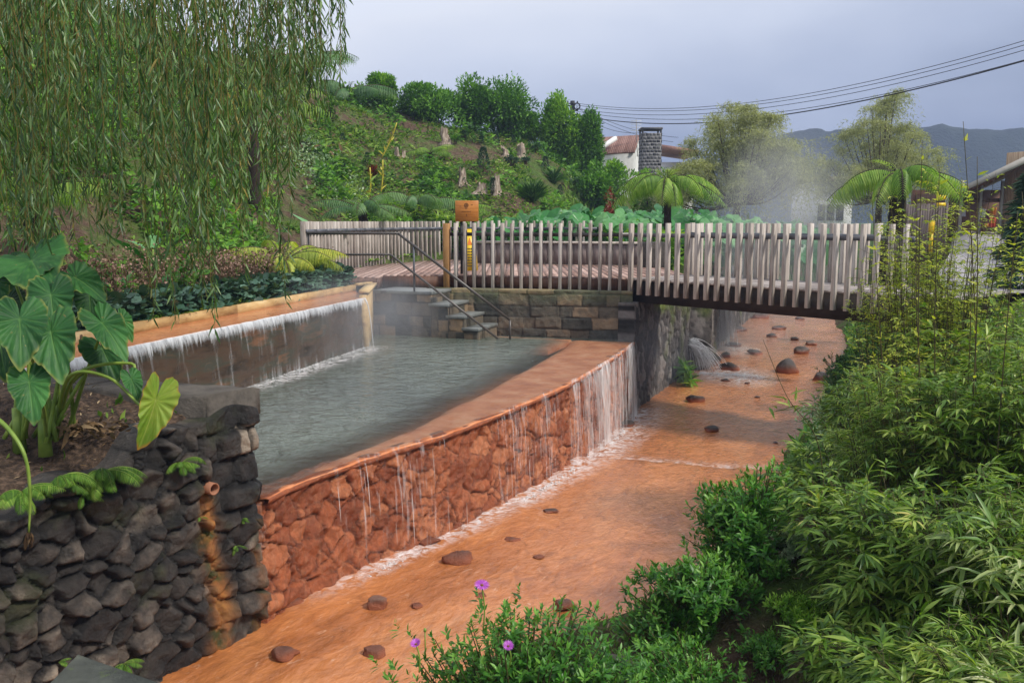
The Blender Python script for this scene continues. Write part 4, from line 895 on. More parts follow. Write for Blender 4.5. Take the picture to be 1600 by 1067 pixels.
# ---- tree ferns
tree_fern('vivid green tree fern with a slim dark trunk right behind the bridge railing', (Q(1040, 400, 23.5)[0], 23.5, 2.9), 2.08, 1.75, 17, tr=.085, seed=3, rise=(.3, .9), droop=(.7, 1.35))
q = Q(1402, 300, 19.5); tree_fern('misty tree fern with long level fronds on the right, above the yellow stems', (q[0], 19.5, 2.9), 2.05, 1.85, 14, tr=.16, seed=8, rise=(.25, .6), droop=(.4, 1.2), azs=[-1.6, -1.3, -.7, .2, .9, 1.35, 1.75, 2.4, 3.1, -2.5, -1.95, 2.8, -2.8, 1.55])
for i, (px, py, Y_, th, R_, mt, lb) in enumerate(((652, 322, 27.2, .55, 1.75, 'fernd', 'low tree fern with reddish stalks and dark trunk left of the wooden sign'), (566, 330, 23.5, .45, 1.5, 'fernd', 'dusky tree fern leaning over the curved picket fence'),
        (775, 335, 27, .25, 1.5, 'fern', 'yellow green ground fern just right of the wooden sign'), (898, 335, 27, .35, 1.3, 'fern', 'small fresh fern among the broad leaves behind the railing'), (700, 322, 28, .35, 1.6, 'fern', 'pale feathery fern spreading directly behind the wooden sign'),
        (395, 262, 21, 2.3, 1.9, 'fern', 'tall tree fern on the slope, its trunk half hidden by the weeping willow'), (48, 330, 11.5, 1.0, 1.25, 'fern', 'sunlit tree fern at the far left behind the big leaved plant'), (470, 128, 38, .6, 3.2, 'fernd', 'broad fern on the crest of the hill beside the hanging willow twigs'), (545, 140, 40, .4, 2.4, 'fernd', 'smaller fern on the crest of the hill right of the broad one'),
        (672, 215, 35, .3, 1.3, 'fern', 'small yellow green fern alone on the bare soil in mid slope'))):
    b = Q(px, py, Y_); z = float(ground_z(b[0], b[1])) if i != 5 else float(ground_z(b[0], b[1]))
    tree_fern(lb, (b[0], b[1], z), max(th, b[2] - z) if i in (0, 1, 6) else th, R_, 11 if i < 9 else 7, tr=.11, mat=mt, seed=30 + i, rise=(.5, 1.1), droop=(.3, .9), teeth=i < 7)
# palm-like cycad and paddle-leaved plants behind the channel
b = Q(438, 350, 16.5); tree_fern('arching yellow green palm beside the left end of the picket fence', (b[0], 16.5, float(ground_z(b[0], 16.5))), .3, 1.35, 20, 'palm', .12, mat='thin', seed=77, npn=40, rise=(.7, 1.4), droop=(.3, .9), plen=.42, teeth=False, name='palm')
b = Q(150, 330, 12.5)
# ---- broad leaves
def big_leaf(mb, A_, T_, nrm_, wk=1., fold=.28, droop=.35, nph=150, nr=11, seed=0, varc=.5, waves=1.):
    A_ = np.asarray(A_, float); T_ = np.asarray(T_, float); L = np.linalg.norm(T_ - A_); y = nrm(T_ - A_); x = nrm(np.cross(y, nrm_)); z = np.cross(x, y)
    ph = np.linspace(-180, 180, nph); r = np.interp(np.abs(ph), [0, 8, 20, 38, 60, 85, 110, 132, 150, 165, 174, 180], [1, .91, .78, .68, .62, .60, .62, .64, .60, .50, .30, .07])
    g = np.random.default_rng(seed); r = r * (1 + .025 * np.sin(np.radians(ph) * 9 + seed) + .012 * np.sin(np.radians(ph) * 23))
    rr = np.linspace(0, 1, nr)[:, None]; a = np.radians(ph)[None]; X_ = np.sin(a) * r * rr * .86 * wk; Y_ = np.cos(a) * r * rr; R = rr + 0 * a
    Z_ = fold * np.abs(X_) - fold * .5 * X_ ** 2 - droop * np.maximum(Y_, 0) ** 2 - .25 * droop * Y_ ** 2 + .030 * waves * np.sin(np.abs(a) * 17 + 1) * R ** 1.2 * np.minimum(1, np.abs(X_) * 6) + .035 * np.sin(a * 5 + seed) * R ** 2
    W = A_ + (X_[..., None] * x + Y_[..., None] * y + Z_[..., None] * z) * L
    ang = np.abs(a); vein = np.zeros_like(X_); Yv = Y_
    vein = np.maximum(vein, np.exp(-(X_ / .012) ** 2) * (Y_ > -.05))
    for k, y0 in enumerate((-.03, .12, .26, .40, .54, .68)):          # lateral veins sweep towards the tip
        ln = np.abs(Y_ - (y0 + .42 * np.abs(X_) - .0)); vein = np.maximum(vein, .55 * np.exp(-(ln / .011) ** 2))
    for y0 in (-.05,): 
        ln = np.abs(Y_ - (y0 - .9 * np.abs(X_))); vein = np.maximum(vein, .6 * np.exp(-(ln / .012) ** 2))
    grid(mb, W, var=np.full(X_.shape, varc) + .15 * np.sin(a * 2 + seed) * R, vein=vein, rim=sm(.93, 1, R))
def ear_mat(name, d, m_, l, vein, rimc):
    m, nt, b, o = newmat(name)
    c = ramp(nt, mth(nt, 'ADD', attr(nt, 'var'), mth(nt, 'MULTIPLY', mth(nt, 'SUBTRACT', noi(nt, 9, 5), .5), .7)), [(.1, d), (.5, m_), (.9, l)])
    c = mix(nt, mth(nt, 'MULTIPLY', attr(nt, 'vein'), .6), c, vein)
    sp_ = ramp(nt, noi(nt, 30, 3, .6), [(.66, (0, 0, 0)), (.72, (1, 1, 1))]); c = mix(nt, mth(nt, 'MULTIPLY', sp_, .6), c, (.22, .17, .05))
    c = mix(nt, mth(nt, 'MULTIPLY', attr(nt, 'rim'), ramp(nt, noi(nt, 8, 3), [(.45, (0, 0, 0)), (.6, (1, 1, 1))])), c, rimc)
    nt.links.new(c, b.inputs['Base Color']); b.inputs['Roughness'].default_value = .55; b.inputs['Specular IOR Level'].default_value = .3
    bump(nt, b, mth(nt, 'ADD', mth(nt, 'MULTIPLY', attr(nt, 'vein'), -.5), mth(nt, 'MULTIPLY', noi(nt, 25, 4), .3)), .5, .01)
    t = N(nt, 'ShaderNodeBsdfTranslucent'); nt.links.new(mix(nt, 1., c, (1.5, 1.7, .5), 'MULTIPLY'), t.inputs[0]); ms = N(nt, 'ShaderNodeMixShader'); ms.inputs[0].default_value = .25
    nt.links.new(b.outputs[0], ms.inputs[1]); nt.links.new(t.outputs[0], ms.inputs[2]); nt.links.new(ms.outputs[0], o.inputs[0]); return m
M['colo'] = ear_mat('elephant_ear', (.005, .03, .008), (.018, .085, .020), (.055, .19, .042), (.13, .27, .07), (.20, .22, .05))
M['coloy'] = ear_mat('yellowing_leaf', (.07, .16, .015), (.15, .25, .025), (.28, .34, .05), (.38, .42, .10), (.35, .16, .03))
ee = thing('elephant_ear_plant', 'huge heart shaped green leaves of an elephant ear plant in the left planter', 'plant', (-2.9, 5.9, 2.45))
def lp(px, py, D): return Q(px, py, D)
LV = [  # attach px, tip px, depth attach, depth tip, width factor, yellow, var
 ((31, 500), (34, 578), 5.20, 4.98, 1.12, 0, .55), ((80, 520), (93, 598), 5.25, 5.02, 1.10, 0, .6), ((80, 462), (86, 530), 5.6, 5.42, 1.15, 0, .5), ((46, 598), (53, 664), 5.1, 4.92, 1.05, 0, .62),
 ((50, 408), (72, 448), 5.9, 5.55, 1.5, 0, .65), ((70, 420), (98, 402), 5.85, 5.75, 1.3, 0, .5), ((118, 434), (168, 462), 6.1, 5.95, 1.0, 0, .55), ((140, 462), (143, 510), 6.3, 6.2, 1.3, 0, .25),
 ((160, 505), (204, 560), 5.75, 5.6, .95, 0, .62), ((190, 500), (211, 535), 6.0, 5.95, .9, 0, .75), ((160, 545), (186, 597), 5.95, 5.8, 1.25, 0, .35), ((205, 592), (220, 628), 5.7, 5.62, .95, 0, .6),
 ((20, 420), (4, 455), 6.1, 5.9, 1.3, 0, .6), ((12, 470), (40, 490), 6.2, 6.1, 1.6, 0, .15), ((0, 535), (8, 598), 5.5, 5.35, 1.2, 0, .2), ((-15, 440), (-20, 500), 5.8, 5.6, 1.2, 0, .4), ((30, 405), (5, 395), 6.2, 6.2, 1.3, 0, .5),
 ((243, 626), (222, 704), 5.6, 5.45, .82, 1, .6)]
bases = [P(70, 690, 2.48), P(30, 685, 2.48), P(88, 672, 2.5)]
stalks = MB(); camp = np.array([0, 0, CZ])
for i, (a, t, da, dt, wk, ye, vv) in enumerate(LV):
    A_ = lp(*a, da); T_ = lp(*t, dt); T_ = A_ + (T_ - A_) * (.88 if not ye else 1); n_l = nrm(camp - A_) * .75 + UP * .55 + rg.normal(size=3) * .12
    if ye: n_l = nrm(camp - A_) + np.array([.35, 0, 0])
    mb = MB(); big_leaf(mb, A_, T_, n_l, wk * .80, fold=.32 if not ye else .9, droop=.22, seed=i, varc=vv); o = mb.build('leaf', M['coloy' if ye else 'colo'], ee, True)
    if ye: o['label'] = 'yellowing drooping leaf'
    bse = bases[i % 3] + rg.normal(size=3) * (.06, .04, 0); y_ = nrm(T_ - A_)
    if ye: pts = curve([bases[2], lp(108, 589, 5.75), lp(170, 590, 5.7), lp(225, 638, 5.6), A_], 24)
    elif i in (11,): pts = curve([bases[2], lp(120, 585, 5.8), lp(205, 568, 5.8), A_ - n_l * .06, A_], 20)
    else: pts = curve([bse, bse * .55 + A_ * .45 + np.array([0, .05, .06]), A_ - n_l * .10 - y_ * .02, A_ - n_l * .004], 18)
    tube(stalks, pts, np.linspace(.016, .006, len(pts)), 6, var=.5)
for b_ in bases: tube(stalks, [b_ - (0, 0, .1), b_ + (0, 0, .22)], [.05, .035], 8, var=.2)
stalks.build('leaf_stalk', M['greenstem'], ee, True)
mb = MB(); pts = curve([Q(-30, 640, 4.9), Q(8, 665, 4.85), Q(38, 710, 4.8), Q(47, 770, 4.8), Q(45, 832, 4.8)], 22); tube(mb, pts, np.linspace(.016, .006, len(pts)), 6)
hs = mb.build('drooping_stalk', M['greenstem'], ee, True)
mb = MB(); nn_ = 26; scatter(mb, T_lance(.25), np.repeat(pts[-1:], nn_, 0) + rg.normal(size=(nn_, 3)) * .006, rdir(nn_, rg) * .25 - UP, rdir(nn_, rg), rg.uniform(.04, .11, nn_), rg.random(nn_) * .5); mb.build('withered_flower', M['litter'], hs)
mb = MB(); n_ = 90; c_ = P(140, 668, 2.52); scatter(mb, T_lance(.3, .5), c_ + rg.normal(size=(n_, 3)) * (.14, .12, .03), rdir(n_, rg) * (1, 1, .5), rdir(n_, rg) + UP * .5, rg.uniform(.05, .13, n_), rg.uniform(.1, .8, n_)); o = mb.build('withered_leaves', M['litter'], ee); o['label'] = 'brown withered leaves at the foot'
# paddle-leaved plants on the left slope
def paddle(label, px, py, Y_, n, L, seed, mat='ear'):
    b = Q(px, py, Y_); b[2] = float(ground_z(b[0], b[1])); r = thing('broad_leaf_plant', label, 'plant', b); g = np.random.default_rng(seed); mb = MB(); ms = MB()
    for i in range(n):
        az = i / n * 6.28 + g.normal() * .3; h = np.array([math.sin(az), math.cos(az), 0]); a = b + h * .1 + UP * L * g.uniform(.3, .8); t = a + (h * g.uniform(.3, .8) + UP * g.uniform(.2, .9)) * L * .8
        scatter(mb, T_lance(.42, .18), [a], [t - a], [UP - h * .5], [np.linalg.norm(t - a)], np.array([g.random()])); tube(ms, [b, a], .012, 5)
    mb.build('leaves', M[mat], r); ms.build('stalks', M['greenstem'], r); return r
paddle('upright paddle shaped dark leaves on the slope behind the willow twigs', 235, 340, 13.5, 9, .85, 5)
paddle('low clump of broad leaves at the foot of the left slope', 262, 372, 12.8, 7, .5, 6)
paddle('single broad bright leaf plant above the left end of the picket fence', 508, 345, 20.5, 5, 1.0, 9)
paddle('small broad leaf cluster low on the left slope near the channel', 180, 395, 12.2, 6, .4, 12)
# ---- weeping willow
wt = np.array([-6.6, 9.5, 0]); wt[2] = float(ground_z(wt[0], wt[1])) - .1
wl_ = thing('weeping_willow', 'large weeping willow with long hanging leafy twigs filling the upper left', 'tree', wt)
mb = MB(); tk = curve([wt, wt + (.1, -.2, 2.2), wt + (.5, -.5, 4.5), wt + (.9, -.8, 6.2)], 16); tube(mb, tk, np.linspace(.28, .16, len(tk)), 10)
mb.build('trunk', M['bark'], wl_, True); mb = MB(); tips = []
for i in range(15):
    a = rg.uniform(-.2, 2.9) ; L = rg.uniform(2.2, 6.0); h = np.array([math.cos(a - .9), -math.sin(a - .9) * .9, 0]) if i % 3 else np.array([1, -.2, 0.])
    s0 = tk[rg.integers(9, len(tk))]; pts = curve([s0, s0 + h * L * .4 + UP * 1.2, s0 + h * L * .8 + UP * 1.3, s0 + h * L + UP * .8], 12); tube(mb, pts, np.linspace(.09, .02, len(pts)), 6); tips.append(pts)
mb.build('limbs', M['bark'], wl_, True)
ml, mt_ = MB(), MB()
# strands: px of hang line, bottom py, depth; every strand is a free-hanging twig
str_ = []
def yend(px):
    return np.interp(px, [-60, 0, 60, 110, 170, 240, 300, 340, 400, 440, 470, 500, 545], [380, 400, 420, 330, 360, 330, 400, 360, 330, 300, 200, 190, 140])
prob_px = np.interp(np.floor(rg.random(360) * 60) / 60 + rg.normal(size=360) * .006, [0, .08, .30, .55, .80, .93, .975, 1], [-60, 20, 110, 260, 390, 460, 500, 545])
for px in prob_px:
    D = rg.uniform(5.6, 10.5) if px < 440 else rg.uniform(6.5, 8.5); ye_ = yend(px) * rg.uniform(.45, 1.12); 
    if px > 470: ye_ = yend(px) * rg.uniform(.6, 1.1)
    str_.append((px, ye_, D))
for px, ye_, D in ((238, 500, 6.6), (246, 440, 6.6), (232, 460, 6.7), (330, 455, 6.8), (336, 525, 6.8), (325, 470, 6.9), (448, 475, 7.2), (442, 440, 7.3), (452, 400, 7.2), (15, 360, 5.5), (60, 430, 6), (70, 405, 6.1), (90, 410, 6), (384, 430, 7), (275, 505, 6.6), (272, 470, 6.7), (300, 455, 6.9), (314, 470, 6.9), (240, 480, 6.65), (332, 490, 6.85), (120, 380, 6.4), (112, 395, 6.4), (488, 150, 7.4), (492, 172, 7.5), (497, 205, 7.4), (500, 190, 7.2), (505, 160, 7.5), (510, 120, 7.6), (516, 100, 7.4), (524, 112, 7.5), (530, 135, 7.4), (536, 110, 7.5), (541, 95, 7.6), (533, 125, 7.3), (486, 130, 7.7), (462, 235, 7.2), (470, 215, 7.3)): str_.append((px, ye_, D))
gw_ = np.random.default_rng(99)
for px, ye_, D in str_:
    b = Q(px, ye_, D); zt = max(b[2] + .8, gw_.uniform(6.4, 8.3)); nseg = int((zt - b[2]) / .12) + 3; z = np.linspace(zt, b[2], nseg); tt = (zt - z)
    sway = np.cumsum(gw_.normal(size=(nseg, 2)) * .010, 0); sway -= sway[-1]; lean_ = gw_.normal() * .05 - .03
    c = np.stack([b[0] + sway[:, 0] - lean_ * (z - b[2]) * 1.0 - .02 * (z - b[2]) ** 1.3, b[1] + sway[:, 1] + gw_.normal() * .03 * (z - b[2]), z], -1)
    tube(mt_, c, np.linspace(.005, .0015, nseg), 3, var=gw_.random())
    vis = c[:, 2] < CZ + c[:, 1] * .30; k0 = int(np.argmax(vis)) ; L = np.arange(k0, nseg - 1, .34); m = len(L)
    if m < 2: continue
    m2 = m * 1; i0 = L.astype(int); p = c[i0] + (c[np.minimum(i0 + 1, nseg - 1)] - c[i0]) * (L - i0)[:, None]
    side = rdir(m, gw_); side[:, 2] = 0; d = side * .55 - UP * gw_.uniform(.5, 1.3, (m, 1)); sv_ = gw_.random()
    scatter(ml, T_lance(.13, .12), p, d, rdir(m, gw_), gw_.uniform(.06, .135, m), np.clip(sv_ * .45 + gw_.random(m) * .6 - (gw_.random(m) < 0) , 0, 1))
ml.build('hanging_leaves', M['willow'], wl_); mt_.build('hanging_twigs', M['ystem'] if False else solid('willow_twig', [(.1, (.09, .07, .02)), (.9, (.26, .19, .04))], 8, .6, 0), wl_)

# ---- bed of dried flowers and round leaves along the channel
def band(n, t0, t1, w0, w1, h0, h1, g):
    t = g.uniform(t0, t1, n); w_ = g.uniform(w0, w1, n); p = O1[None] * (1 - t[:, None]) + O00[None] * t[:, None] + oo * w_[:, None]; z = np.maximum(ground_z(p[:, 0], p[:, 1]), 2.72) + g.uniform(h0, h1, n); return np.concatenate([p, z[:, None]], -1), w_
g = np.random.default_rng(4)
p, w_ = band(5200, -.02, .86, .10, .75, .0, .34, g); lim = .42 * (1 - np.abs(w_ - .5) * .9) + .12 * fbm(p[:, 0] * 3, p[:, 1] * 3, 5, 3); p = p[p[:, 2] - 2.72 < lim + .1]; n = len(p); mb = MB()
scatter(mb, T_round(1.1, 8), p, rdir(n, g) * .6 - oo_[None] * 0 + np.array([.5, -.6, .1]) if False else rdir(n, g) * .6 + np.array([.5, -.5, .1]), UP + rdir(n, g) * .35 + np.array([.3, -.4, 0]), g.uniform(.07, .15, n), g.random(n))
tag(mb.build('ground_cover', M['round'], None), 'carpet of round blue green leaves behind the ochre channel rim', 'ground cover', kind='stuff')
p, w_ = band(9000, -.02, .86, .45, 1.5, .25, .75, g); k = fbm(p[:, 0] * 1.6, p[:, 1] * 1.6, 9, 3) > -.22; p = p[k]; n = len(p); mb = MB()
p[:, 2] += .12 * fbm(p[:, 0] * 2.5, p[:, 1] * 2.5, 10, 3); scatter(mb, T_kite(.8, .2, .2), p, rdir(n, g), UP + rdir(n, g), g.uniform(.02, .055, n), g.random(n)); m = MB()
for i in range(0, n, 6): tube(mb, [p[i] - (0, 0, .35), p[i]], .003, 3, var=.1)
tag(mb.build('dried_flowers', M['dried'], None), 'mass of brown pink dried flower heads along the foot of the slope', 'dried flowers', kind='stuff')
# corner clump by the deck
b = Q(500, 432, 17.3); shrub('leafy_shrub', 'low blue green leafy mound with purple tips at the left corner of the deck', 'shrub', (b[0], 17.3, 2.7), .6, .5, .45, 900, .12, T_round(1.1, 7), M['round'], seed=5)
# ---- hill: ground cover and individual plants
def hill_scatter(n, pxr, pyf, g, thr=None, sc_=.9, seed=0):
    out = []
    while len(out) < n:
        px = g.uniform(*pxr); Y_ = g.uniform(*pyf); x = (px - 800) / F * Y_; out.append((x, Y_))
        if thr is not None and fbm(np.array([x * sc_]), np.array([Y_ * sc_]), seed, 3)[0] < thr + g.normal() * .1: out.pop()
    a = np.array(out); return np.concatenate([a, ground_z(a[:, 0], a[:, 1])[:, None]], -1)
g = np.random.default_rng(14)
p = hill_scatter(26000, (380, 1010), (22, 46), g, -.08, .6, 3); n = len(p); mb = MB()
scatter(mb, T_kite(.45, .1, .2), p + (0, 0, .02), rdir(n, g) * (1, 1, .4) + UP * .5, UP + rdir(n, g) * .6, g.uniform(.06, .24, n), g.random(n))
p = hill_scatter(15000, (0, 430), (11, 30), g, -.1, .8, 6); n = len(p); scatter(mb, T_kite(.4, .1, .2), p + (0, 0, .02), rdir(n, g) * (1, 1, .4) + UP * .5, UP + rdir(n, g) * .6, g.uniform(.05, .14, n), g.random(n))
tag(mb.build('hill_weeds', M['weed'], None), 'patchy low weeds and moss on the bare soil of the hillside', 'weeds', kind='stuff')
p = hill_scatter(3500, (880, 1010), (30, 46), g, -.3, .6, 3); n = len(p); mb = MB(); scatter(mb, T_kite(.3, .1, .3), p, rdir(n, g) * .5 + UP, rdir(n, g), g.uniform(.15, .4, n), g.random(n))
tag(mb.build('slope_grass', M['grass'], None), 'bright grass and creepers covering the right shoulder of the hill', 'grass', kind='stuff')
def clumps(nm, lb, n, pxr, yr, hmax, leaf, T, mat, seed, thr, sc_=.55, fl=0):
    g3 = np.random.default_rng(seed); px = g3.uniform(*pxr, n); Y_ = g3.uniform(*yr, n); x = (px - 800) / F * Y_; m = fbm(x * sc_, Y_ * sc_, seed, 3); k = m > thr; x, Y_, m = x[k], Y_[k], m[k]; k = (Y_ > np.interp(x, FX, FY) + .25) | (x > 4) | (x < -4.6); x, Y_, m = x[k], Y_[k], m[k]; n_ = len(x)
    z = ground_z(x, Y_) + hmax * np.clip((m - thr) * 3, .12, 1) * g3.random(n_) ** .7; mb = MB(); v = np.clip(.5 + vn(x * 2.3, Y_ * 2.3, seed) - .5 + g3.normal(size=n_) * .22, 0, 1)
    scatter(mb, T, np.stack([x, Y_, z], -1), rdir(n_, g3) * (1, 1, .5) + UP * .35 - np.array([0, .4, 0]), UP + rdir(n_, g3) * .6 - np.array([0, .3, 0]), leaf * g3.uniform(.5, 1.3, n_), v); return tag(mb.build(nm, M[mat], None), lb, 'undergrowth', kind='stuff')
clumps('hillside_undergrowth', 'dark leafy undergrowth on the shaded slope behind the willow twigs', 26000, (-20, 440), (12.5, 32), .8, .20, T_kite(.45), 'hedge', 401, .0)
clumps('hillside_undergrowth', 'light green undergrowth on the slope behind the willow twigs', 12000, (-20, 450), (12.5, 34), .6, .20, T_lance(.3), 'hedgel', 402, .12)
clumps('slope_foot_plants', 'mixed dark green plants along the foot of the bare slope', 14000, (500, 930), (25.5, 33), .8, .22, T_kite(.5), 'hedge', 403, -.02)
clumps('slope_foot_plants', 'bright leafy plants along the foot of the bare slope', 7000, (480, 930), (24, 34), .7, .24, T_lance(.3), 'weed', 404, .08)
clumps('crest_undergrowth', 'green scrub along the crest of the hill under the bushes', 9000, (430, 900), (38, 45), .8, .26, T_kite(.45), 'hedge', 405, .0)
# pale ground cover band
pts_ = curve([Gp(478, 232)[:2], Gp(505, 262)[:2], Gp(528, 300)[:2], Gp(556, 334)[:2]], 30); mb = MB(); k = g.integers(0, len(pts_), 2600); q = pts_[k] + g.normal(size=(2600, 2)) * (.45, .6); q = np.concatenate([q, ground_z(q[:, 0], q[:, 1])[:, None] + g.uniform(0, .3, (2600, 1))], -1)
scatter(mb, T_quad(.6), q, rdir(2600, g) + UP * .3, UP + rdir(2600, g) * .7, g.uniform(.06, .13, 2600), g.random(2600)); tag(mb.build('pale_ground_cover', M['pale'], None), 'pale silvery creeping plants running diagonally down the slope', 'ground cover', kind='stuff')
def conifer(label, px, py, hpx, mat='conif', wk=.28, group='young conifers on the hillside', copy=None):
    b = Gp(px, py); h = hpx / F * b[1]
    if copy is not None: return copy_tree(copy, b, rg.uniform(0, 6), h / copy['h_'], label, group)
    r = thing('young_conifer', label, 'conifer', b, group); n = 420; z = rg.random(n) ** .8; a = rg.uniform(0, 6.28, n); rr = wk * h * (1 - z) ** .55 * (.7 + .5 * rg.random(n)) * np.minimum(1, z * 8 + .5); o = np.stack([np.cos(a), np.sin(a), 0 * a], -1)
    mb = MB(); scatter(mb, T_kite(.4), b + o * rr[:, None] + UP * (z * h)[:, None], o + UP * 1.0, o * .5 + rdir(n, rg), h * .13 * rg.uniform(.6, 1.3, n), rg.random(n)); mb.build('foliage', M[mat], r)
    mb = MB(); tube(mb, [b - UP * .1, b + UP * h * .8], [.03 * h, .01 * h], 5); mb.build('trunk', M['bark'], r); r['h_'] = h; return r
cl = [('tallest young conifer, upright in the middle of the bare slope', 755, 265, 32), ('young conifer nearest the willow, high on the left of the slope', 514, 222, 14), ('dark young conifer just below the one nearest the willow', 521, 241, 17), ('young conifer right of the pair by the willow', 536, 224, 14),
      ('lone dark conifer above the red leaved seedling', 574, 260, 20), ('small conifer straight above the tallest one', 752, 225, 14), ('conifer beside the white stump near the hill top', 775, 226, 18), ('narrow conifer below the rightmost hedge bush', 852, 266, 20), ('conifer standing against the tall forked stump', 771, 304, 24),
      ('tiny conifer at the far right foot of the slope', 875, 305, 15), ('tiny conifer between the two upper stumps', 803, 224, 12), ('small conifer at the left edge of the slope above the ferns', 537, 275, 18)]
c0 = None
for i, (lb, px, py, hp) in enumerate(cl):
    if c0 is None: c0 = conifer(lb, px, py, hp)
    else: conifer(lb, px, py, hp, copy=c0)
stp = [('tall pale forked tree stump at the foot of the bare slope', 776, 304, 30, 13), ('narrow whitish stump left of the tall forked one', 721, 289, 26, 12), ('bleached leaning stump high in the middle of the slope', 697, 228, 28, 14), ('squat splintered stump low on the slope near the broad leaves', 752, 302, 16, 16), ('small pale stump in the upper left of the slope', 620, 244, 13, 7),
       ('short stump just below the bleached leaning one', 690, 240, 14, 11), ('broad stump under the rightmost hedge bush', 815, 246, 20, 14), ('thin stump left of the broad one under the hedge', 790, 245, 16, 9), ('tiny pale stump beside the small one at upper left', 631, 246, 10, 6)]
for i, (lb, px, py, hp, wp) in enumerate(stp):
    b = Gp(px, py); h = hp / F * b[1]; wd = wp / F * b[1] / 2; g2 = np.random.default_rng(60 + i); mb = MB(); k = 12; a = np.arange(k) / k * 6.283; V = []
    for j, (zz, f_) in enumerate(((-.15, 1.7), (.0, 1.35), (.25, .95), (.6, .8), (1., .7))):
        rr = wd * f_ * (1 + .28 * np.sin(a * 3 + i) + .15 * g2.normal(size=k)); z_ = h * (zz if j < 4 else 1) * np.ones(k) + (h * .28 * g2.uniform(-1, .4, k) if j == 4 else 0)
        V.append(np.stack([b[0] + rr * np.cos(a) + zz * h * .1 * g2.normal(), b[1] + rr * np.sin(a), b[2] + z_], -1))
    V = np.array(V); V = np.concatenate([V, V[:, :1]], 1); grid(mb, V); n0 = mb.n; mb.add(np.vstack([V[-1, :-1], [[b[0], b[1], b[2] + h * .6]]]), np.array([[j, (j + 1) % k, k] for j in range(k)]))
    for j in range(3): aa_ = g2.uniform(0, 6.28); tube(mb, [b + UP * .1 * h, b + np.array([math.cos(aa_), math.sin(aa_), -.15]) * wd * 3], [wd * .4, wd * .1], 5)
    tag(mb.build('tree_stump', M['stump'], None, True), lb, 'tree stump', 'old tree stumps on the hillside')
sh = [('rounded small bush below the middle of the slope', 702, 300, 14, 'hedge'), ('small dark bush left of the narrow whitish stump', 668, 285, 16, 'dkgreen'), ('low green tuft above the narrow whitish stump', 696, 250, 12, 'weed'), ('small bush between the two tall stumps', 740, 283, 13, 'hedge'), ('dark low bush right of the broad stump', 838, 240, 14, 'dkgreen'), ('light bush at the top right of the bare slope', 836, 215, 20, 'hedgel'),
      ('small round bush beside the bleached stump', 712, 226, 14, 'hedge'), ('dark bush under the hedge on the crest', 726, 216, 12, 'dkgreen'), ('flat dark shrub in the right of the slope', 800, 262, 16, 'conif'), ('low shrub right of the flat dark one', 822, 258, 12, 'conif'), ('yellowish bush at the left of the crest', 560, 165, 26, 'hedgel'), ('mossy bush left of the crest below the fern', 520, 190, 30, 'weed'), ('small green bush beside the yellow stems', 540, 262, 14, 'hedgel'),
      ('bush just above the narrow conifer at right', 875, 240, 28, 'hedge'), ('loose green bush at the lower right shoulder', 930, 285, 26, 'hedgel'), ('dark bush at the foot of the right shoulder', 905, 300, 22, 'dkgreen'), ('creeping bush on the right shoulder below the tall hedge', 895, 255, 28, 'hedgel')]
for i, (lb, px, py, sp, mt) in enumerate(sh):
    b = Gp(px, py); s = sp / F * b[1]; shrub('hill_bush', lb, 'bush', b, s * .7, s * .6, s, 420, s * .22, T_kite(.45), M[mt], 'bushes on the hillside', 7, seed=100 + i)
# hedge bushes on the crest
hb = [('large dark round bush, the tallest on the crest of the hill', 672, 190, 72, 52, 'hedge'), ('middle crest bush between the tallest and the widest', 735, 195, 42, 62, 'hedge'), ('widest crest bush with a domed top at the right of the row', 788, 205, 62, 72, 'hedge'), ('small rounded bush on the crest left of the tallest', 597, 160, 34, 36, 'hedgel'),
      ('tall light green column bush right of the gap in the hedge', 866, 228, 34, 70, 'hedgel'), ('medium light bush right of the tall column bush', 895, 250, 32, 60, 'hedgel'), ('dark round bush next to the white house', 918, 262, 34, 70, 'hedge'), ('low bush filling the crest under the hedge row', 820, 215, 30, 34, 'hedgel'), ('dark bush on the crest beside the broad fern', 470, 118, 26, 22, 'dkgreen')]
for i, (lb, px, py, wp, hp, mt) in enumerate(hb):
    b = Q(px, py, float(np.interp(px, HX, HR)) - .5); b[2] = float(ground_z(b[0], b[1])); top = Q(px, py - hp, b[1])[2]; h = max(top - b[2], hp / F * b[1] * .9); s = wp / F * b[1]
    shrub('crest_bush', lb, 'bush', b - UP * h * .12, s * .80, s * .8, h * 1.12, 9000, .19, T_kite(.42), M[mt], 'bushes along the crest of the hill', 34, seed=200 + i, cr=.40, low=-2)
for i, (lb, px, py, D, wp, hp, mt) in enumerate((('yellowish bush hiding the foot of the white house', 962, 330, 42, 52, 72, 'hedgel'), ('green bush below the block tower', 1012, 335, 40, 44, 62, 'hedgel'), ('dark bush at the foot of the low tiled house', 1048, 335, 44, 40, 70, 'hedge'), ('bush between the hill shoulder and the red leaved shrub', 930, 325, 38, 46, 60, 'hedge'))):
    b = Q(px, py, D); b[2] = float(ground_z(b[0], b[1])); s = wp / F * D; shrub('garden_bush', lb, 'bush', b, s * .6, s * .6, Q(px, py - hp, D)[2] - b[2], 2600, .2, T_kite(.42), M[mt], 'bushes in front of the houses', 20, seed=260 + i, low=-2)
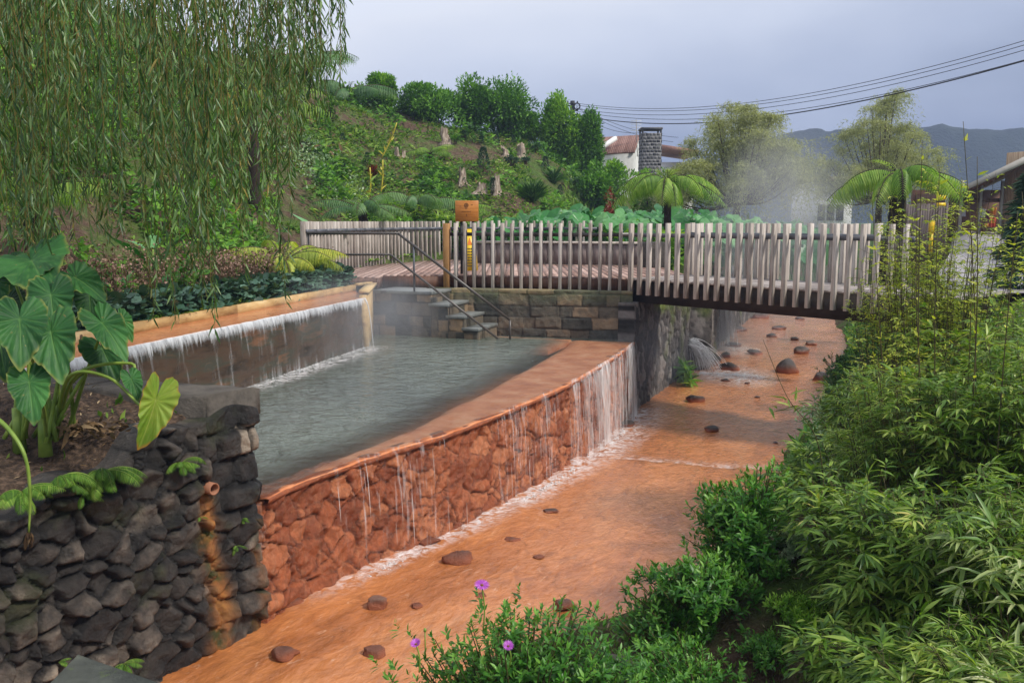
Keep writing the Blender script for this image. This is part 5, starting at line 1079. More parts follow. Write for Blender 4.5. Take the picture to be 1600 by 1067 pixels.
# flax clumps, red plants, yellow sticks
def flax(label, px, py, wp, hp, mat, n=150, name='flax_clump', seed=1, wl=.05):
    b = Gp(px, py); h = hp / F * b[1]; wd = wp / F * b[1] / 2; g2 = np.random.default_rng(seed); a = g2.uniform(0, 6.28, n); sp = g2.uniform(.1, 1, n); o = np.stack([np.cos(a) * sp * wd, np.sin(a) * sp * wd, h * (1.1 - .6 * sp)], -1); mb = MB()
    scatter(mb, T_lance(wl, .35), b + g2.normal(size=(n, 3)) * (.12 * wd, .12 * wd, 0), o, UP - o * .2, np.linalg.norm(o, axis=1), g2.random(n)); return tag(mb.build(name, M[mat], None), label, 'plant')
flax('spiky dark flax clump at the foot of the bare slope', 832, 316, 58, 36, 'dkgreen', 200); flax('smaller spiky clump behind the large flax', 866, 288, 34, 28, 'dkgreen', 110, seed=2); flax('little red leaved seedling on the bare slope', 583, 276, 22, 20, 'redleaf', 90, 'red_plant', 3, .2)
b = Q(952, 345, 27); b[2] = 2.95; shrub('red_leaved_shrub', 'slender red leaved shrub left of the vivid tree fern', 'shrub', b, .28, .28, 1.75, 520, .10, T_kite(.5), M['redleaf'], None, 12, seed=9)
for i, (lb, x0, y0, x1_, y1) in enumerate((('bent yellow cane standing on the left of the slope', 596, 248, 620, 192), ('yellow stems leaning over the ferns behind the fence', 575, 320, 578, 262), ('thin yellow stem beside the leaning ones', 592, 318, 598, 250))):
    b = Gp(x0, min(y0, 318)); t = Q(x1_, y1, b[1]); mb = MB(); tube(mb, curve([b, (b + t) / 2 + (.05, 0, 0), t], 8), .022, 5); g2 = np.random.default_rng(i); c = curve([b, (b + t) / 2 + (.05, 0, 0), t], 8)[g2.integers(1, 8, 16)]
    scatter(mb, T_lance(.2), c, rdir(16, g2) + UP, rdir(16, g2), g2.uniform(.12, .3, 16), g2.random(16)); tag(mb.build('yellow_cane', M['ystem'], None), lb, 'cane')
# elephant ear mass behind the parapet
mb = MB(); g = np.random.default_rng(31); n = 620; px = g.uniform(740, 1290, n); Y_ = g.uniform(0, 1, n); Y_ = 25.3 + Y_ * np.interp(px, [740, 850, 1000], [1.6, 3.5, 6.5]); Y_ = np.where(px > 1060, Y_ - 2.5, Y_); x = (px - 800) / F * Y_; z = np.maximum(ground_z(x, Y_), 2.9) + g.uniform(.1, 1.0, n) * np.interp(px, [740, 820, 1200, 1290], [.7, 1.05, 1.05, .75]) + (Y_ - 25) * .03
a = g.uniform(0, 6.28, n); d = np.stack([np.cos(a), np.sin(a) - .7, -.5 + 0 * a], -1); p = np.stack([x, Y_, z], -1)
TL = MB(); big_leaf(TL, (0, 0, 0), (0, 1, 0), UP, 1., .25, .3, 24, 4, 3); Tl = (np.concatenate(TL.V), np.concatenate(TL.F[4]))
scatter(mb, Tl, p, d, UP + rdir(n, g) * .35 + np.array([0, -.4, 0]), g.uniform(.28, .62, n), g.random(n))
for i in range(n): tube(mb, [p[i], p[i] + np.array([g.normal() * .1, .1, -.8])], .014, 3, var=.8)
tag(mb.build('broad_leaf_bed', M['ear'], None, True), 'dense bed of glossy broad leaves behind the plank bench and bridge', 'plants', kind='stuff')
# low under-planting behind the curved fence
mb = MB(); n = 2600; px = g.uniform(540, 800, n); Y_ = g.uniform(22.0, 27.5, n); Y_ = np.where(px > 600, np.maximum(Y_, 26.5), np.maximum(Y_, 21 + (px - 540) * .06)); x = (px - 800) / F * Y_; z = np.maximum(ground_z(x, Y_), 2.8) + g.random(n) ** 1.3 * .9; p = np.stack([x, Y_, z], -1)
scatter(mb, T_lance(.2, .3), p, rdir(n, g) * (1, 1, .5) + UP * .5, UP + rdir(n, g) * .5, g.uniform(.15, .36, n), g.random(n)); tag(mb.build('fern_undergrowth', M['fern'], None), 'bright fern undergrowth along the outside of the curved fence', 'undergrowth', kind='stuff')

# ---- pale weeping trees and background
def weeper(label, px, Y_, ztop, R, n, mat, seed, base_z_=3.0):
    b = Q(px, 345, Y_); b[2] = base_z_; r = thing('pale_willow', label, 'tree', b, 'pale willows beyond the footbridge'); g2 = np.random.default_rng(seed); H = ztop - base_z_; ms = MB(); ml = MB(); tube(ms, [b, b + UP * H * .5], [.2, .12], 8)
    K = 70; heads = []
    for i in range(K):
        a = g2.uniform(0, 6.28); q = g2.random() ** .7; rr = R * q; top = b + np.array([math.cos(a) * rr, math.sin(a) * rr, H * (1.02 - .50 * q ** 1.6) * g2.uniform(.55, 1.08)]); heads.append(top); tube(ms, curve([b + UP * H * .3, (b + top) / 2 + UP * H * .08, top], 8), [.06, .055, .05, .045, .04, .035, .03, .025, .02, .01][:len(curve([b, b, b], 8))], 4)
    for k in range(n):
        t = heads[g2.integers(K)]; o = rdir(1, g2)[0]; o[2] *= .5; s0 = t + o * R * .16 * g2.random(); L = H * g2.uniform(.15, .62); nn = 13; tt = np.linspace(0, 1, nn); dr = rdir(1, g2)[0] * (1, 1, 0); c = s0 + dr * (np.sqrt(tt) * L * .30)[:, None] + UP * ((.22 * tt - 1.1 * tt ** 2 * g2.uniform(.3, 1.1)) * L)[:, None]; c[:, 2] = np.maximum(c[:, 2], 3.0)
        scatter(ml, T_lance(.14), np.repeat(c, 2, 0) + g2.normal(size=(nn * 2, 3)) * .05, rdir(nn * 2, g2) * .7 - UP * .5 + dr * .4, rdir(nn * 2, g2), g2.uniform(.10, .22, nn * 2), g2.random(nn * 2))
    ml.build('crown', M[mat], r); ms.build('trunk', M['bark'], r, True); return r
weeper('feathery pale willow right of the vivid tree fern', 1150, 38, 4 + 38 * .125, 3.3, 2300, 'olive', 1)
weeper('taller misty pale willow behind the right tree fern', 1372, 46, 4 + 46 * .132, 3.0, 1900, 'olive', 2)
b = Q(1292, 345, 44); 
b = Q(1600, 345, 15.5); tb = np.array([b[0] + .15, 15.5, 2.85]); r = thing('dark_conifer', 'dark green conifer at the right edge of the photograph beside the path', 'tree', tb); n = 5200; z = rg.random(n) ** .9; a = rg.uniform(0, 6.28, n); rr = 1.0 * (1 - z) ** .6 * (.55 + .5 * rg.random(n)) * (.82 + .25 * np.sin(z * 34 + a)); o = np.stack([np.cos(a), np.sin(a), 0 * a], -1); mb = MB()
scatter(mb, T_lance(.16), tb + o * (rr * .62)[:, None] + UP * (z * 2.15 - .1)[:, None], o * 1.2 - UP * .2 + rdir(n, rg) * .4, UP + rdir(n, rg), rg.uniform(.10, .24, n), rg.random(n)); mb.build('foliage', M['conif'], r); mb = MB(); tube(mb, [tb - UP * .2, tb + UP * 1.9], [.09, .02], 8); mb.build('trunk', M['bark'], r)
# ---- white house, chimney, pole, wires
hs_ = thing('white_house', 'white house with a brown tiled roof above the hill shoulder', 'house', (*Q(985, 300, 60)[:2], 4))
q0, q1, q2 = Q(925, 262, 62), Q(987, 262, 58), Q(1003, 262, 61); zw = Q(987, 238, 58)[2]; zr_ = Q(980, 215, 61)[2]
mb = MB(); V = []
pts4 = [Q(918, 300, 60), Q(987, 300, 58), Q(1004, 300, 62), Q(935, 300, 64)]
V = [(p[0], p[1], 2.5) for p in pts4] + [(p[0], p[1], zw + (0.9 if False else 0)) for p in pts4]; V += [(pts4[2][0] * .0 + (pts4[1][0] + pts4[2][0]) / 2, (pts4[1][1] + pts4[2][1]) / 2, zr_ - .05)]
mb.add(V, np.array([[0, 1, 5, 4], [1, 2, 6, 5], [2, 3, 7, 6], [3, 0, 4, 7]])); mb.add([V[5], V[6], V[8]], [[0, 1, 2]]); mb.build('wall', M['white'], hs_)
mb = MB(); e = [np.array(v) for v in V[4:8]]; rd0 = (e[0] + e[3]) / 2; rd0[2] = zr_; rd1 = np.array(V[8]) + (0, 0, .05); n = 26
for (a, b, c, d) in ((e[0], e[1] + (.15, -.1, 0), rd1 + (.1, 0, 0), rd0), (e[3], e[2] + (.15, .1, 0), rd1 + (.1, 0, 0), rd0)):
    for k in range(n):
        f0, f1 = k / n, (k + 1) / n; p0_, p1_ = lerp(a, b, (f0 + f1) / 2), lerp(d, c, (f0 + f1) / 2); p0_ = p0_ - (p1_ - p0_) * .05; beam(mb, p0_ + (0, 0, .03), p1_ + (0, 0, .03), np.linalg.norm(b - a) / n * .92, .10, var=rg.random())
mb.build('roof', M['tile'], hs_)
mb = MB(); a, b = Q(928, 239, 58.6), Q(962, 216, 59.5); beam(mb, a, b, .3, .25); mb.build('gable_trim', M['white'], hs_)
hb_ = thing('tiled_house', 'low tiled roof house partly hidden behind the pale willow and the block chimney', 'house', (*Q(1045, 300, 66)[:2], 4)); a, b = Q(1028, 236, 66), Q(1085, 243, 66)
mb = MB(); box(mb, ((a[0] + b[0]) / 2, 68, 5.2), (b[0] - a[0], 3.6, 6.2)); mb.build('wall', M['white'], hb_)
mb = MB(); beam(mb, (a[0], 67, a[2] + .15), (b[0], 67, b[2] + .1), 5, .35); mb.build('roof', M['tile'], hb_)
hc = thing('block_tower', 'square grey basalt block tower with an open top beside the white house', 'tower', (*Q(1015, 300, 56)[:2], 4)); q = Q(1015, 268, 56); w_ = 30 / F * 56; zt_ = Q(1015, 204, 56)[2]; zb_ = 2.8; mb = MB(); nr = 34; hh = (zt_ - zb_) / nr
cx, cy = q[0], 56
for k in range(nr - 1):
    for s in range(4):
        for j in range(5):
            o = (-.5 + (j + .5) / 5 + (.04 if k % 2 else -.04)) * w_ * .95; ww = w_ / 5 - .03; pos = [(cx + o, cy - w_ / 2), (cx + w_ / 2, cy + o), (cx - o, cy + w_ / 2), (cx - w_ / 2, cy - o)][s]
            box(mb, (pos[0], pos[1], zb_ + (k + .5) * hh), (ww, .05, hh - .03) if s % 2 == 0 else (.05, ww, hh - .03), var=rg.random())
mb.build('blocks', M['block'], hc); mb = MB()
for s in ((0, -1), (0, 1), (1, 0), (-1, 0)): box(mb, (cx + s[0] * (w_ / 2 - .02), cy + s[1] * (w_ / 2 - .02), (zb_ + zt_ - hh) / 2), (w_ - .1 if s[0] == 0 else .08, w_ - .1 if s[1] == 0 else .08, zt_ - zb_ - hh - .03))
mb.build('mortar', M['mortar'], hc); mb = MB()
for sx_ in (-1, 1):
    for sy_ in (-1, 1): box(mb, (cx + sx_ * w_ * .46, cy + sy_ * w_ * .46, zt_ - hh * .5), (.10, .10, hh))
box(mb, (cx, cy, zt_ + .06), (w_ + .1, w_ + .1, .12)); mb.build('top_slab', M['block'], hc)
ant = thing('roof_antenna', 'thin roof antenna between the white house and the block tower', 'antenna', (*Q(995, 240, 59)[:2], 7)); a, b = Q(996, 245, 59), Q(994, 187, 59); mb = MB(); tube(mb, [a, b], .03, 5); mb.build('mast', M['mortar'], ant); mb = MB(); 
for dz in (.1, .3, .5, .7): beam(mb, b + (-.35, 0, -dz), b + (.35, 0, -dz), .03, .03)
mb.build('aerial', M['white'], ant)
pl_ = thing('utility_pole', 'dark utility pole with coiled cables and insulators behind the crest bushes', 'utility pole', (*Q(895, 200, 60)[:2], 6)); a, b = Q(896, 260, 60), Q(894.5, 158, 60); mb = MB(); tube(mb, [a, b], [.20, .15], 10); mb.build('pole', M['black'], pl_, True)
for dx, z in ((-.26, 170), (.28, 166)):
    c = Q(895, z, 59.7); aa_ = np.arange(17) / 16 * 2 * math.pi; mb = MB(); tube(mb, np.stack([c[0] + dx + .19 * np.cos(aa_), np.full(17, c[1]), c[2] - .02 + .21 * np.sin(aa_)], -1), .045, 5); mb.build('cable_coil', M['black'], pl_)
mb = MB()
for z in (162, 173, 180):
    c = Q(895, z, 59.8); beam(mb, c - (.35, 0, 0), c + (.35, 0, 0), .06, .06)
    for dx in (-.33, .3): box(mb, c + (dx, 0, .08), (.08, .08, .14))
mb.build('crossarm', M['black'], pl_)
for i, (a, b, lb) in enumerate((((896, 161, 60), (1640, 52, 33), 'topmost overhead wire running from the pole to the upper right'), ((897, 164, 60), (1640, 59, 33), 'second overhead wire from the top'), ((898, 170, 60), (1640, 67, 33), 'third overhead wire from the top'), ((900, 174, 60), (1640, 83, 32), 'fourth overhead wire, above the lowest thick one'), ((900, 179.5, 60), (1640, 84, 29), 'lowest and thickest overhead wire from the pole to the upper right'),
        ((900, 166, 60), (1060, 215, 64), 'upper service wire sloping from the pole to the houses'), ((900, 168, 60), (1052, 222, 63), 'middle service wire sloping from the pole to the houses'), ((900, 176, 60), (1000, 208, 62), 'lowest service wire sloping from the pole to the block tower'))):
    A_, B_ = Q(*a), Q(*b); t = np.linspace(0, 1, 40); c = A_ + (B_ - A_) * t[:, None]; c[:, 2] -= 4 * (1.25 if i < 5 else .4) * t * (1 - t) * (1 if i != 4 else 1.0); mb = MB(); tube(mb, c, .026 if i == 4 else .014, 4); tag(mb.build('overhead_wire', M['black'], None), lb, 'wire', 'overhead wires')
# ---- shop building on the right
sb = thing('shop_building', 'timber building with a sloping roof and open shop front on the right', 'building', (*Q(1540, 360, 36)[:2], 3.4))
YB = 36.0; zf = 3.42
def quadbox(mb, pts, thick, **at):      # polygon in xz at depth -> slab
    p = np.array(pts, float); b = p + np.array([.5 * thick, thick, 0]); n = len(p); V = np.vstack([p, b]); mb.F.setdefault(n, [])
    n0 = mb.n; mb.add(V, np.array([[i, (i + 1) % n, n + (i + 1) % n, n + i] for i in range(n)]), **at); mb.F.setdefault(n, []).append(np.array([[n0 + n + i for i in range(n)], [n0 + i for i in range(n)][::-1]]))
for k in list(range(1)):
    mb = MB(); a, b = Q(1490, 306, YB - 2.2), Q(1640, 238, YB - 3.0); 
    quadbox(mb, [a, b, b + (0, 0, .30), a + (0, 0, .18)], 9); mb.build('roof', M['fasciag'], sb)
    mb = MB(); quadbox(mb, [a + (.1, .15, -.05), b + (0, .15, -.05), b + (0, .15, -.02), a + (.1, .15, -.02)], 8); mb.build('soffit', M['soffit'], sb)
    mb = MB(); p_, q = Q(1566, 360, YB), Q(1640, 360, YB - 2)
    for j in range(26):
        c = lerp(p_, q, j / 26); c2 = lerp(p_, q, (j + .93) / 26); beam(mb, (c[0], c[1], 5.0), (c2[0], c2[1], 5.0), .1, 3.4, var=rg.random())
    mb.build('cladding', M['panel'], sb)
    mb = MB(); l, r_ = Q(1440, 360, YB + 3), Q(1570, 360, YB + 3); box(mb, ((l[0] + r_[0]) / 2, YB + 3, 4.4), (r_[0] - l[0] + 1, .2, 1.9)); box(mb, (l[0] - .3, YB + 1.5, 4.3), (.2, 3.0, 1.7)); box(mb, ((l[0] + r_[0]) / 2, YB + 1.4, zf - .05), (r_[0] - l[0], 3.2, .1)); mb.build('interior_wall', M['soffit'], sb)
    mb = MB()
    for px_ in (1478, 1500, 1530, 1563): c = Q(px_, 340, YB - .2); box(mb, (c[0], c[1], 4.3), (.10, .10, 2.6))
    mb.build('posts', M['fasciag'], sb)
    mb = MB(); c = Q(1535, 317, YB - .1); box(mb, (c[0], c[1], c[2] + .1), (1.6, .05, .16)); mb.build('lintel', M['soffit'], sb)
for i, (nm, lb, px_, py_, wp, hp, mt, kk) in enumerate((('shirt', 'white shirt hanging in the shop front', 1534, 333, 11, 14, 'shirt', .4), ('shirt', 'orange shirt hanging at the right of the shop front', 1553, 330, 8, 12, 'orangecloth', .5), ('dress', 'purple garment hanging between the white and orange shirts', 1543, 338, 6, 16, 'purplecloth', .5), ('blanket', 'red cloth hanging low at the right of the shop front', 1552, 347, 10, 16, 'redcloth', .6), ('shirt', 'pale blue shirt hanging at the left of the shop front', 1505, 333, 7, 11, 'shirt', .8), ('towel', 'orange towel folded low below the purple garment', 1543, 352, 8, 6, 'orangecloth', .5))):
    c = Q(px_, py_, YB + .3 + i * .12); w_, h_ = wp / F * YB, hp / F * YB; mb = MB(); X_ = np.linspace(-1, 1, 12); Zv = np.linspace(0, 1, 8); V = np.zeros((8, 12, 3))
    for j, z in enumerate(Zv):
        wz = w_ / 2 * (1 if z < .75 else 1.35 - (z - .75) * 1.6); V[j, :, 0] = c[0] + X_ * wz; V[j, :, 1] = c[1] + .05 * np.sin(X_ * 6 + i) * (1.2 - z); V[j, :, 2] = c[2] - h_ / 2 + h_ * z - .06 * h_ * (np.abs(X_) > .5) * (z > .9)
    grid(mb, V, var=kk); grid(mb, V[:, ::-1] + (0, .06, 0), var=kk); tag(mb.build(nm, M[mt], None, True), lb, 'clothing', 'clothes hanging in the shop front')
mb = MB(); a, b = Q(1395, 350, 27), Q(1480, 350, 26)
wf = thing('board_wall', 'grey upright board wall behind the right tree fern', 'wall', (*((a + b) / 2)[:2], 3.2))
for j in range(22): c, c2 = lerp(a, b, j / 22), lerp(a, b, (j + .9) / 22); beam(mb, (c[0], c[1], 3.65), (c2[0], c2[1], 3.65), .08, 1.7 + rg.random() * .05, var=rg.random())
mb.build('boards', M['planks'], wf); mb = MB(); c = Q(1471, 313, 25.8); box(mb, c + (0, 0, .08), (.25, .04, .13)); box(mb, c + (0, 0, -.12), (.25, .04, .09)); mb.build('plaques', M['yplastic'], wf)
wf = [f for f in (1,)]
mb = MB(); c = Q(1456, 354, 16.5); bbox(mb, c, (.09, .10, .22), 0, .012); box(mb, c - (0, 0, .3), (.05, .05, .4)); tag(mb.build('marker_post', M['yplastic'], None), 'small yellow orange marker post top among the yellow stems', 'post')
# white building glimpses in steam
hw = thing('white_building', 'white building glimpsed through the steam between the two pale willows', 'building', (*Q(1295, 330, 60)[:2], 3.2)); a, b = Q(1264, 345, 62), Q(1330, 345, 62); zt_ = Q(1290, 284, 62)[2]
mb = MB(); box(mb, ((a[0] + b[0]) / 2, 64, (zt_ + 2.6) / 2), (b[0] - a[0], 4, zt_ - 2.6)); mb.build('wall', M['white'], hw); mb = MB(); beam(mb, (a[0] - .2, 64, zt_ + .15), (b[0] + .2, 64, zt_ + .15), 5, .35); mb.build('roof', M['tile'], hw)
mb = MB()
for dx in (.28, .5, .72): c = lerp(a, b, dx); box(mb, (c[0], 61.98, 4.6), (.5, .06, 1.1))
mb.build('window', M['black'], hw)
# ---- mountain
X_ = np.linspace(-300, 900, 420); Yv = np.linspace(300, 560, 80); XX, YY = np.meshgrid(X_, Yv); az = (XX / YY); prof = np.interp(XX / 330., [-.9, -.1, .12, .25, .34, .45, .56, .7, 1.2, 2.7], [0, 2, 8, 27, 34, 36, 36, 34, 35, 38]); hgt = prof * 1.04 * sm(300, 345, YY) * (1 - .0 * YY) + fbm(XX * .02, YY * .02, 3, 5) * 4 * sm(300, 340, YY) * (prof > 8) + fbm(XX * .14, YY * .14, 5, 5) * 2.4 * sm(300, 340, YY) * np.clip(prof / 20, 0, 1)
mb = MB(); grid(mb, np.stack([XX, YY, 1 + hgt], -1)); tag(mb.build('mountain', solid('forested_mountain', [(.2, (.008, .014, .016)), (.5, (.018, .03, .028)), (.8, (.035, .05, .04))], .05, .95, .8, .6, bd=2), None, True), kind='structure')
# ================================================================== stream rocks
IC3 = ico(3)
i_h = False
def rock(label, px, py, wp, hp, seed, mat='rock', var=.4, boxy=.0, cat='rock', group='rocks in the stream', z=None, wet=None, name='stream_rock'):
    g2 = np.random.default_rng(seed); zz = .5
    for _ in range(4): p = P(px, py, zz if z is None else z); zz = float(zs(p[0], p[1])) if z is None else z
    w_, h_ = wp / F * p[1] / 2, hp / F * p[1]; V = IC3[0].copy(); V = np.sign(V) * np.abs(V) ** (1 - max(boxy, 0) * .6); o = g2.uniform(-50, 50, 3)
    r = 1 + (.16 if boxy < 0 else .38) * fbm(V[:, 0] * 1.3 + o[0], V[:, 1] * 1.3 + V[:, 2] * 1.1 + o[1], seed, 2) + .16 * fbm(V[:, 0] * 4 + o[2], V[:, 2] * 4 + V[:, 1] * 2, seed + 5, 3)
    for _ in range(3 if boxy < 0 else 7):      # chipped facets
        n = rdir(1, g2)[0]; d = g2.uniform(.55, .85); q = V @ n; V = V - np.maximum(q - d, 0)[:, None] * n * .85
    V = V * r[:, None] * (w_, w_ * g2.uniform(.75, 1.1), h_ * (.56 if i_h else .5)); c = np.array([p[0], p[1] + w_ * .4, zz + h_ * .16]); W = V + c
    mb = MB(); mb.add(W, IC3[1], var=var + .15 * V[:, 2] / h_, gap=np.clip((1 - sm(0, (.9 if p[1] < 10 else .4) * h_ + .01, W[:, 2] - zz)) * 1.1, 0, 1))
    o = mb.build(name, M[mat], None, False); return tag(o, label, cat, group)
RK = [('grey flat topped rock in the near stream, left of the purple daisies', 587, 948, 34, 24, .8), ('broken orange brown rock in the middle of the near stream', 716, 880, 46, 30, .2), ('flat mossy rock nearest the camera in the stream', 443, 1030, 54, 26, .45), ('knobbly mossy rock in the near stream, just left of the daisy bush', 583, 1026, 38, 24, .35), ('rock half hidden behind the tallest daisy', 880, 950, 34, 20, .25), ('small stone behind the largest purple flower', 752, 934, 22, 12, .3),
      ('rounded red rock at the foot of the orange wall', 668, 850, 38, 20, .1), ('low red rock at the bottom of the orange wall near the dark wall', 455, 946, 38, 16, .1), ('large dark slab rock struck by the side jet', 1111, 572, 36, 28, -.05), ('jagged black rock right of the jet', 1142, 578, 34, 18, .1), ('small black rock behind the jagged one', 1134, 558, 20, 14, .1),
      ('biggest round boulder in the stream', 1233, 582, 38, 34, .5), ('brown rock just right of the big boulder', 1283, 594, 28, 20, .45), ('dark pointed rock alone in mid stream', 1089, 628, 28, 20, .2), ('squared brick like stone in mid stream', 1116, 674, 26, 13, .3), ('flat long stone below the bridge, left of the brown pair', 1181, 553, 26, 10, .35), ('tilted brown rock of the pair above the big boulder', 1252, 552, 26, 16, .6), ('tan rock right of the tilted one', 1269, 539, 20, 13, .8),
      ('flat dark stone beside the upper waterfall', 1145, 541, 30, 9, .3), ('small dark stone left of the flat dark one', 1119, 533, 18, 11, .2), ('largest misty rock far under the bridge', 1189, 497, 26, 18, .5), ('small grey rock upstream of the flat stone', 1206, 527, 17, 10, .4), ('small brown rock in a row with the tan one', 1243, 531, 14, 7, .4), ('broad low stones left of the misty rock', 1151, 517, 34, 12, .35), ('long low stone right of the misty rock', 1218, 514, 24, 8, .35),
      ('reddish rock at the foot of the right bank', 1177, 790, 36, 18, .1), ('round red rock at the far foot of the waterfall', 981, 667, 22, 16, .1), ('flat stone just showing in the orange shallows', 800, 846, 28, 8, .3), ('tiny stone downstream of the flat shallow stone', 842, 872, 18, 6, .3), ('small orange stone below the jagged black rock', 1135, 596, 16, 6, .15), ('pebble between the boulder and the pointed rock', 1184, 622, 9, 5, .2), ('small pebble left of that pebble', 1168, 600, 8, 5, .2), ('small dark pebble near the right bank', 1212, 694, 9, 6, .3), ('low stone near the top of the visible stream', 1250, 499, 16, 5, .4),
      ('flat orange brown stone in the near shallows', 650, 948, 22, 6, .2), ('thin dark stone in the middle shallows', 860, 800, 24, 6, .3)]
for i, (lb, px, py, wp, hp, v) in enumerate(RK): rock(lb, px, py, wp, hp, 300 + i, var=v, boxy=.5 if i in (14, 8, 0) else (-.01 if i == 11 else 0))
rock('rounded grey boulder at the bottom edge between the daisy bush and the bank plants', 965, 1058, 95, 55, 900, 'cap', .55, group=None, z=1.12, name='boulder')
rock('mossy grey rock under the bank plants at the bottom right of the stream', 1035, 990, 60, 40, 901, 'cap', .25, group=None, z=.75, name='boulder')
# concrete kerb corner bottom left
c = P(165, 1052, 1.55); mb = MB(); V = []
pts = [P(78, 1067, 1.6), P(122, 1022, 1.6), P(250, 1067, 1.6), P(240, 1150, 1.6), P(40, 1150, 1.6)]
V = [(*p[:2], 1.6 + .0) for p in pts] + [(*p[:2], 1.1) for p in pts]; mb.add(V, np.array([[i, i + 5, (i + 1) % 5 + 5, (i + 1) % 5] for i in range(5)])); mb.F.setdefault(5, []).append(np.array([[0, 1, 2, 3, 4]])[:, ::-1] + 0)
tag(mb.build('concrete_kerb', M['concrete'], None), 'corner of a dark mossy concrete kerb at the bottom left edge', 'kerb')
# little ferns on the dark wall
def wallfern(label, px, py, R_, nf, seed, mat='fern', down=.6, len_=None, off=.02):
    p, s = on_wall(px, py); p = p + n3 * (.06 + off); g2 = np.random.default_rng(seed); r = thing('wall_fern', label, 'fern', p, 'small ferns on the dark rubble wall'); mf, ms = MB(), MB(); global rg; k_ = rg; rg = g2
    for i in range(nf):
        a = math.atan2(n3[0], n3[1]) + g2.uniform(-1.5, 1.5); frond(mf, ms, p, a, R_ * g2.uniform(.7, 1.2), g2.uniform(.1, .9), g2.uniform(.5, down + .6), 26, R_ * .26, .17, drop=.6, var=g2.uniform(.15, .6))
    rg = k_; mf.build('fronds', M['weed'], r); ms.build('frond_stalks', M['greenstem'], r); return r
for i, (lb, px, py, R_, nf) in enumerate((('bright little fern near the top right of the dark wall', 272, 722, .22, 7), ('largest fern clump hanging over the dark wall edge', 148, 735, .30, 15), ('fern tuft hanging left of the largest clump', 80, 745, .26, 13), ('trailing fern at the far left over the wall edge', 22, 765, .26, 13), ('tiny fern right of the drain pipe', 368, 808, .09, 4), ('tiny weed below the drain pipe', 358, 850, .10, 4), ('small green fern at the foot of the dark wall', 182, 1032, .17, 7), ('little green sprig low on the wall beside the kerb', 80, 1030, .09, 4), ('small sprig left of the drain pipe', 302, 806, .07, 3), ('fern sprig between the two hanging tufts', 118, 770, .16, 8))): wallfern(lb, px, py, R_, nf, 500 + i)
g = np.random.default_rng(71); mb = MB(); k = g.integers(0, n1 * n2, 700); m_ = B.repeat(n1, 0).ravel()[k] < .22; pp_ = np.concatenate([S_.reshape(-1, 2)[k], Zs.ravel()[k][:, None]], -1)[m_]; n = len(pp_)
scatter(mb, T_kite(.4), pp_, rdir(n, g) * .6 + UP, rdir(n, g), g.uniform(.04, .12, n), g.random(n)); tag(mb.build('planter_weeds', M['grass'], None), 'small green weeds along the edge of the planter soil', 'weeds', kind='stuff')
# ================================================================== right bank planting
def Dp(px, D):
    x = (px - 800) / F * (D * 1.0 + .3); return np.array([x, D, float(ground_z(x, D))])
LEAFY = T_lance(.34, .15)
def rosette(label, base, rx, ry, h, n, leaf, mat, seed, ncl=16, name='leafy_shrub', T=LEAFY, group='leafy shrubs on the right bank', per=8):
    """bushy plant: shoots ending in whorls of leaves"""
    g2 = np.random.default_rng(seed); r = thing(name, label, 'shrub', base, group); c = base + (0, 0, h * .42); pos, dr, var, cc = blob(c, (rx, ry, h * .6), ncl, n // per, g2, cr=.45, low=-.6); keep = pos[:, 2] > ground_z(pos[:, 0], pos[:, 1]) - .03; pos, dr, var = pos[keep], dr[keep], var[keep]; m = len(pos)
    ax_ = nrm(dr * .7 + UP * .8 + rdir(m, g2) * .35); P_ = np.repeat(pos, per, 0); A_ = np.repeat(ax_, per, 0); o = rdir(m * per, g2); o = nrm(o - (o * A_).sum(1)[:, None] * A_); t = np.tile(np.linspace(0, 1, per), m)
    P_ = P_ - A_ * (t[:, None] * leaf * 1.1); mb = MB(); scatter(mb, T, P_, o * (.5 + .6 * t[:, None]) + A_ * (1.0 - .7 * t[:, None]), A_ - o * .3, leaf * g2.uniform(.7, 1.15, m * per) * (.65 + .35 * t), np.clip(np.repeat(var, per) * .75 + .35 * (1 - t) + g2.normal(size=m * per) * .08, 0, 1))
    mb.build('foliage', M[mat], r); mb = MB()
    for i in range(0, m, 3): tube(mb, [base * (.5, .5, .3) + pos[i] * (.5, .5, .7) - (0, 0, .1), pos[i]], [.005, .003], 3)
    mb.build('stems', M['culm'], r); return r
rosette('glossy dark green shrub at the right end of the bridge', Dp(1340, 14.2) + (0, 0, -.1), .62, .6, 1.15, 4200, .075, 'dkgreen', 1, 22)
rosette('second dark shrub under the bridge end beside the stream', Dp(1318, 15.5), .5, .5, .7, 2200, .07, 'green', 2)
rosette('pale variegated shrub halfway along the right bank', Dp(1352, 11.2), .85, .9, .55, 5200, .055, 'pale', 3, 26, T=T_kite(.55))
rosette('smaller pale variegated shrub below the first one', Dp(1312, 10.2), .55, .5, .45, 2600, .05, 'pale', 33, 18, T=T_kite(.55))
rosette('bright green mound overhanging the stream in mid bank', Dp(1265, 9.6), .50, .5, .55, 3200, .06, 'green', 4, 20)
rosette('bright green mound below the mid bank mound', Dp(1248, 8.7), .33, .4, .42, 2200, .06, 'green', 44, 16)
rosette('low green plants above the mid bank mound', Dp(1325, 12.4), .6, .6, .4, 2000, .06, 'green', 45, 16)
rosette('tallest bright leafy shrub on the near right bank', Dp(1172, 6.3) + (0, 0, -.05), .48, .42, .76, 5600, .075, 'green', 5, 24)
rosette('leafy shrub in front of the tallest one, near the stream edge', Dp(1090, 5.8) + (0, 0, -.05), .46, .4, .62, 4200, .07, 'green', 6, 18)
rosette('low leafy plants right of the grey boulder at the bottom', Dp(1110, 4.9), .62, .38, .62, 5200, .055, 'green', 7, 20)
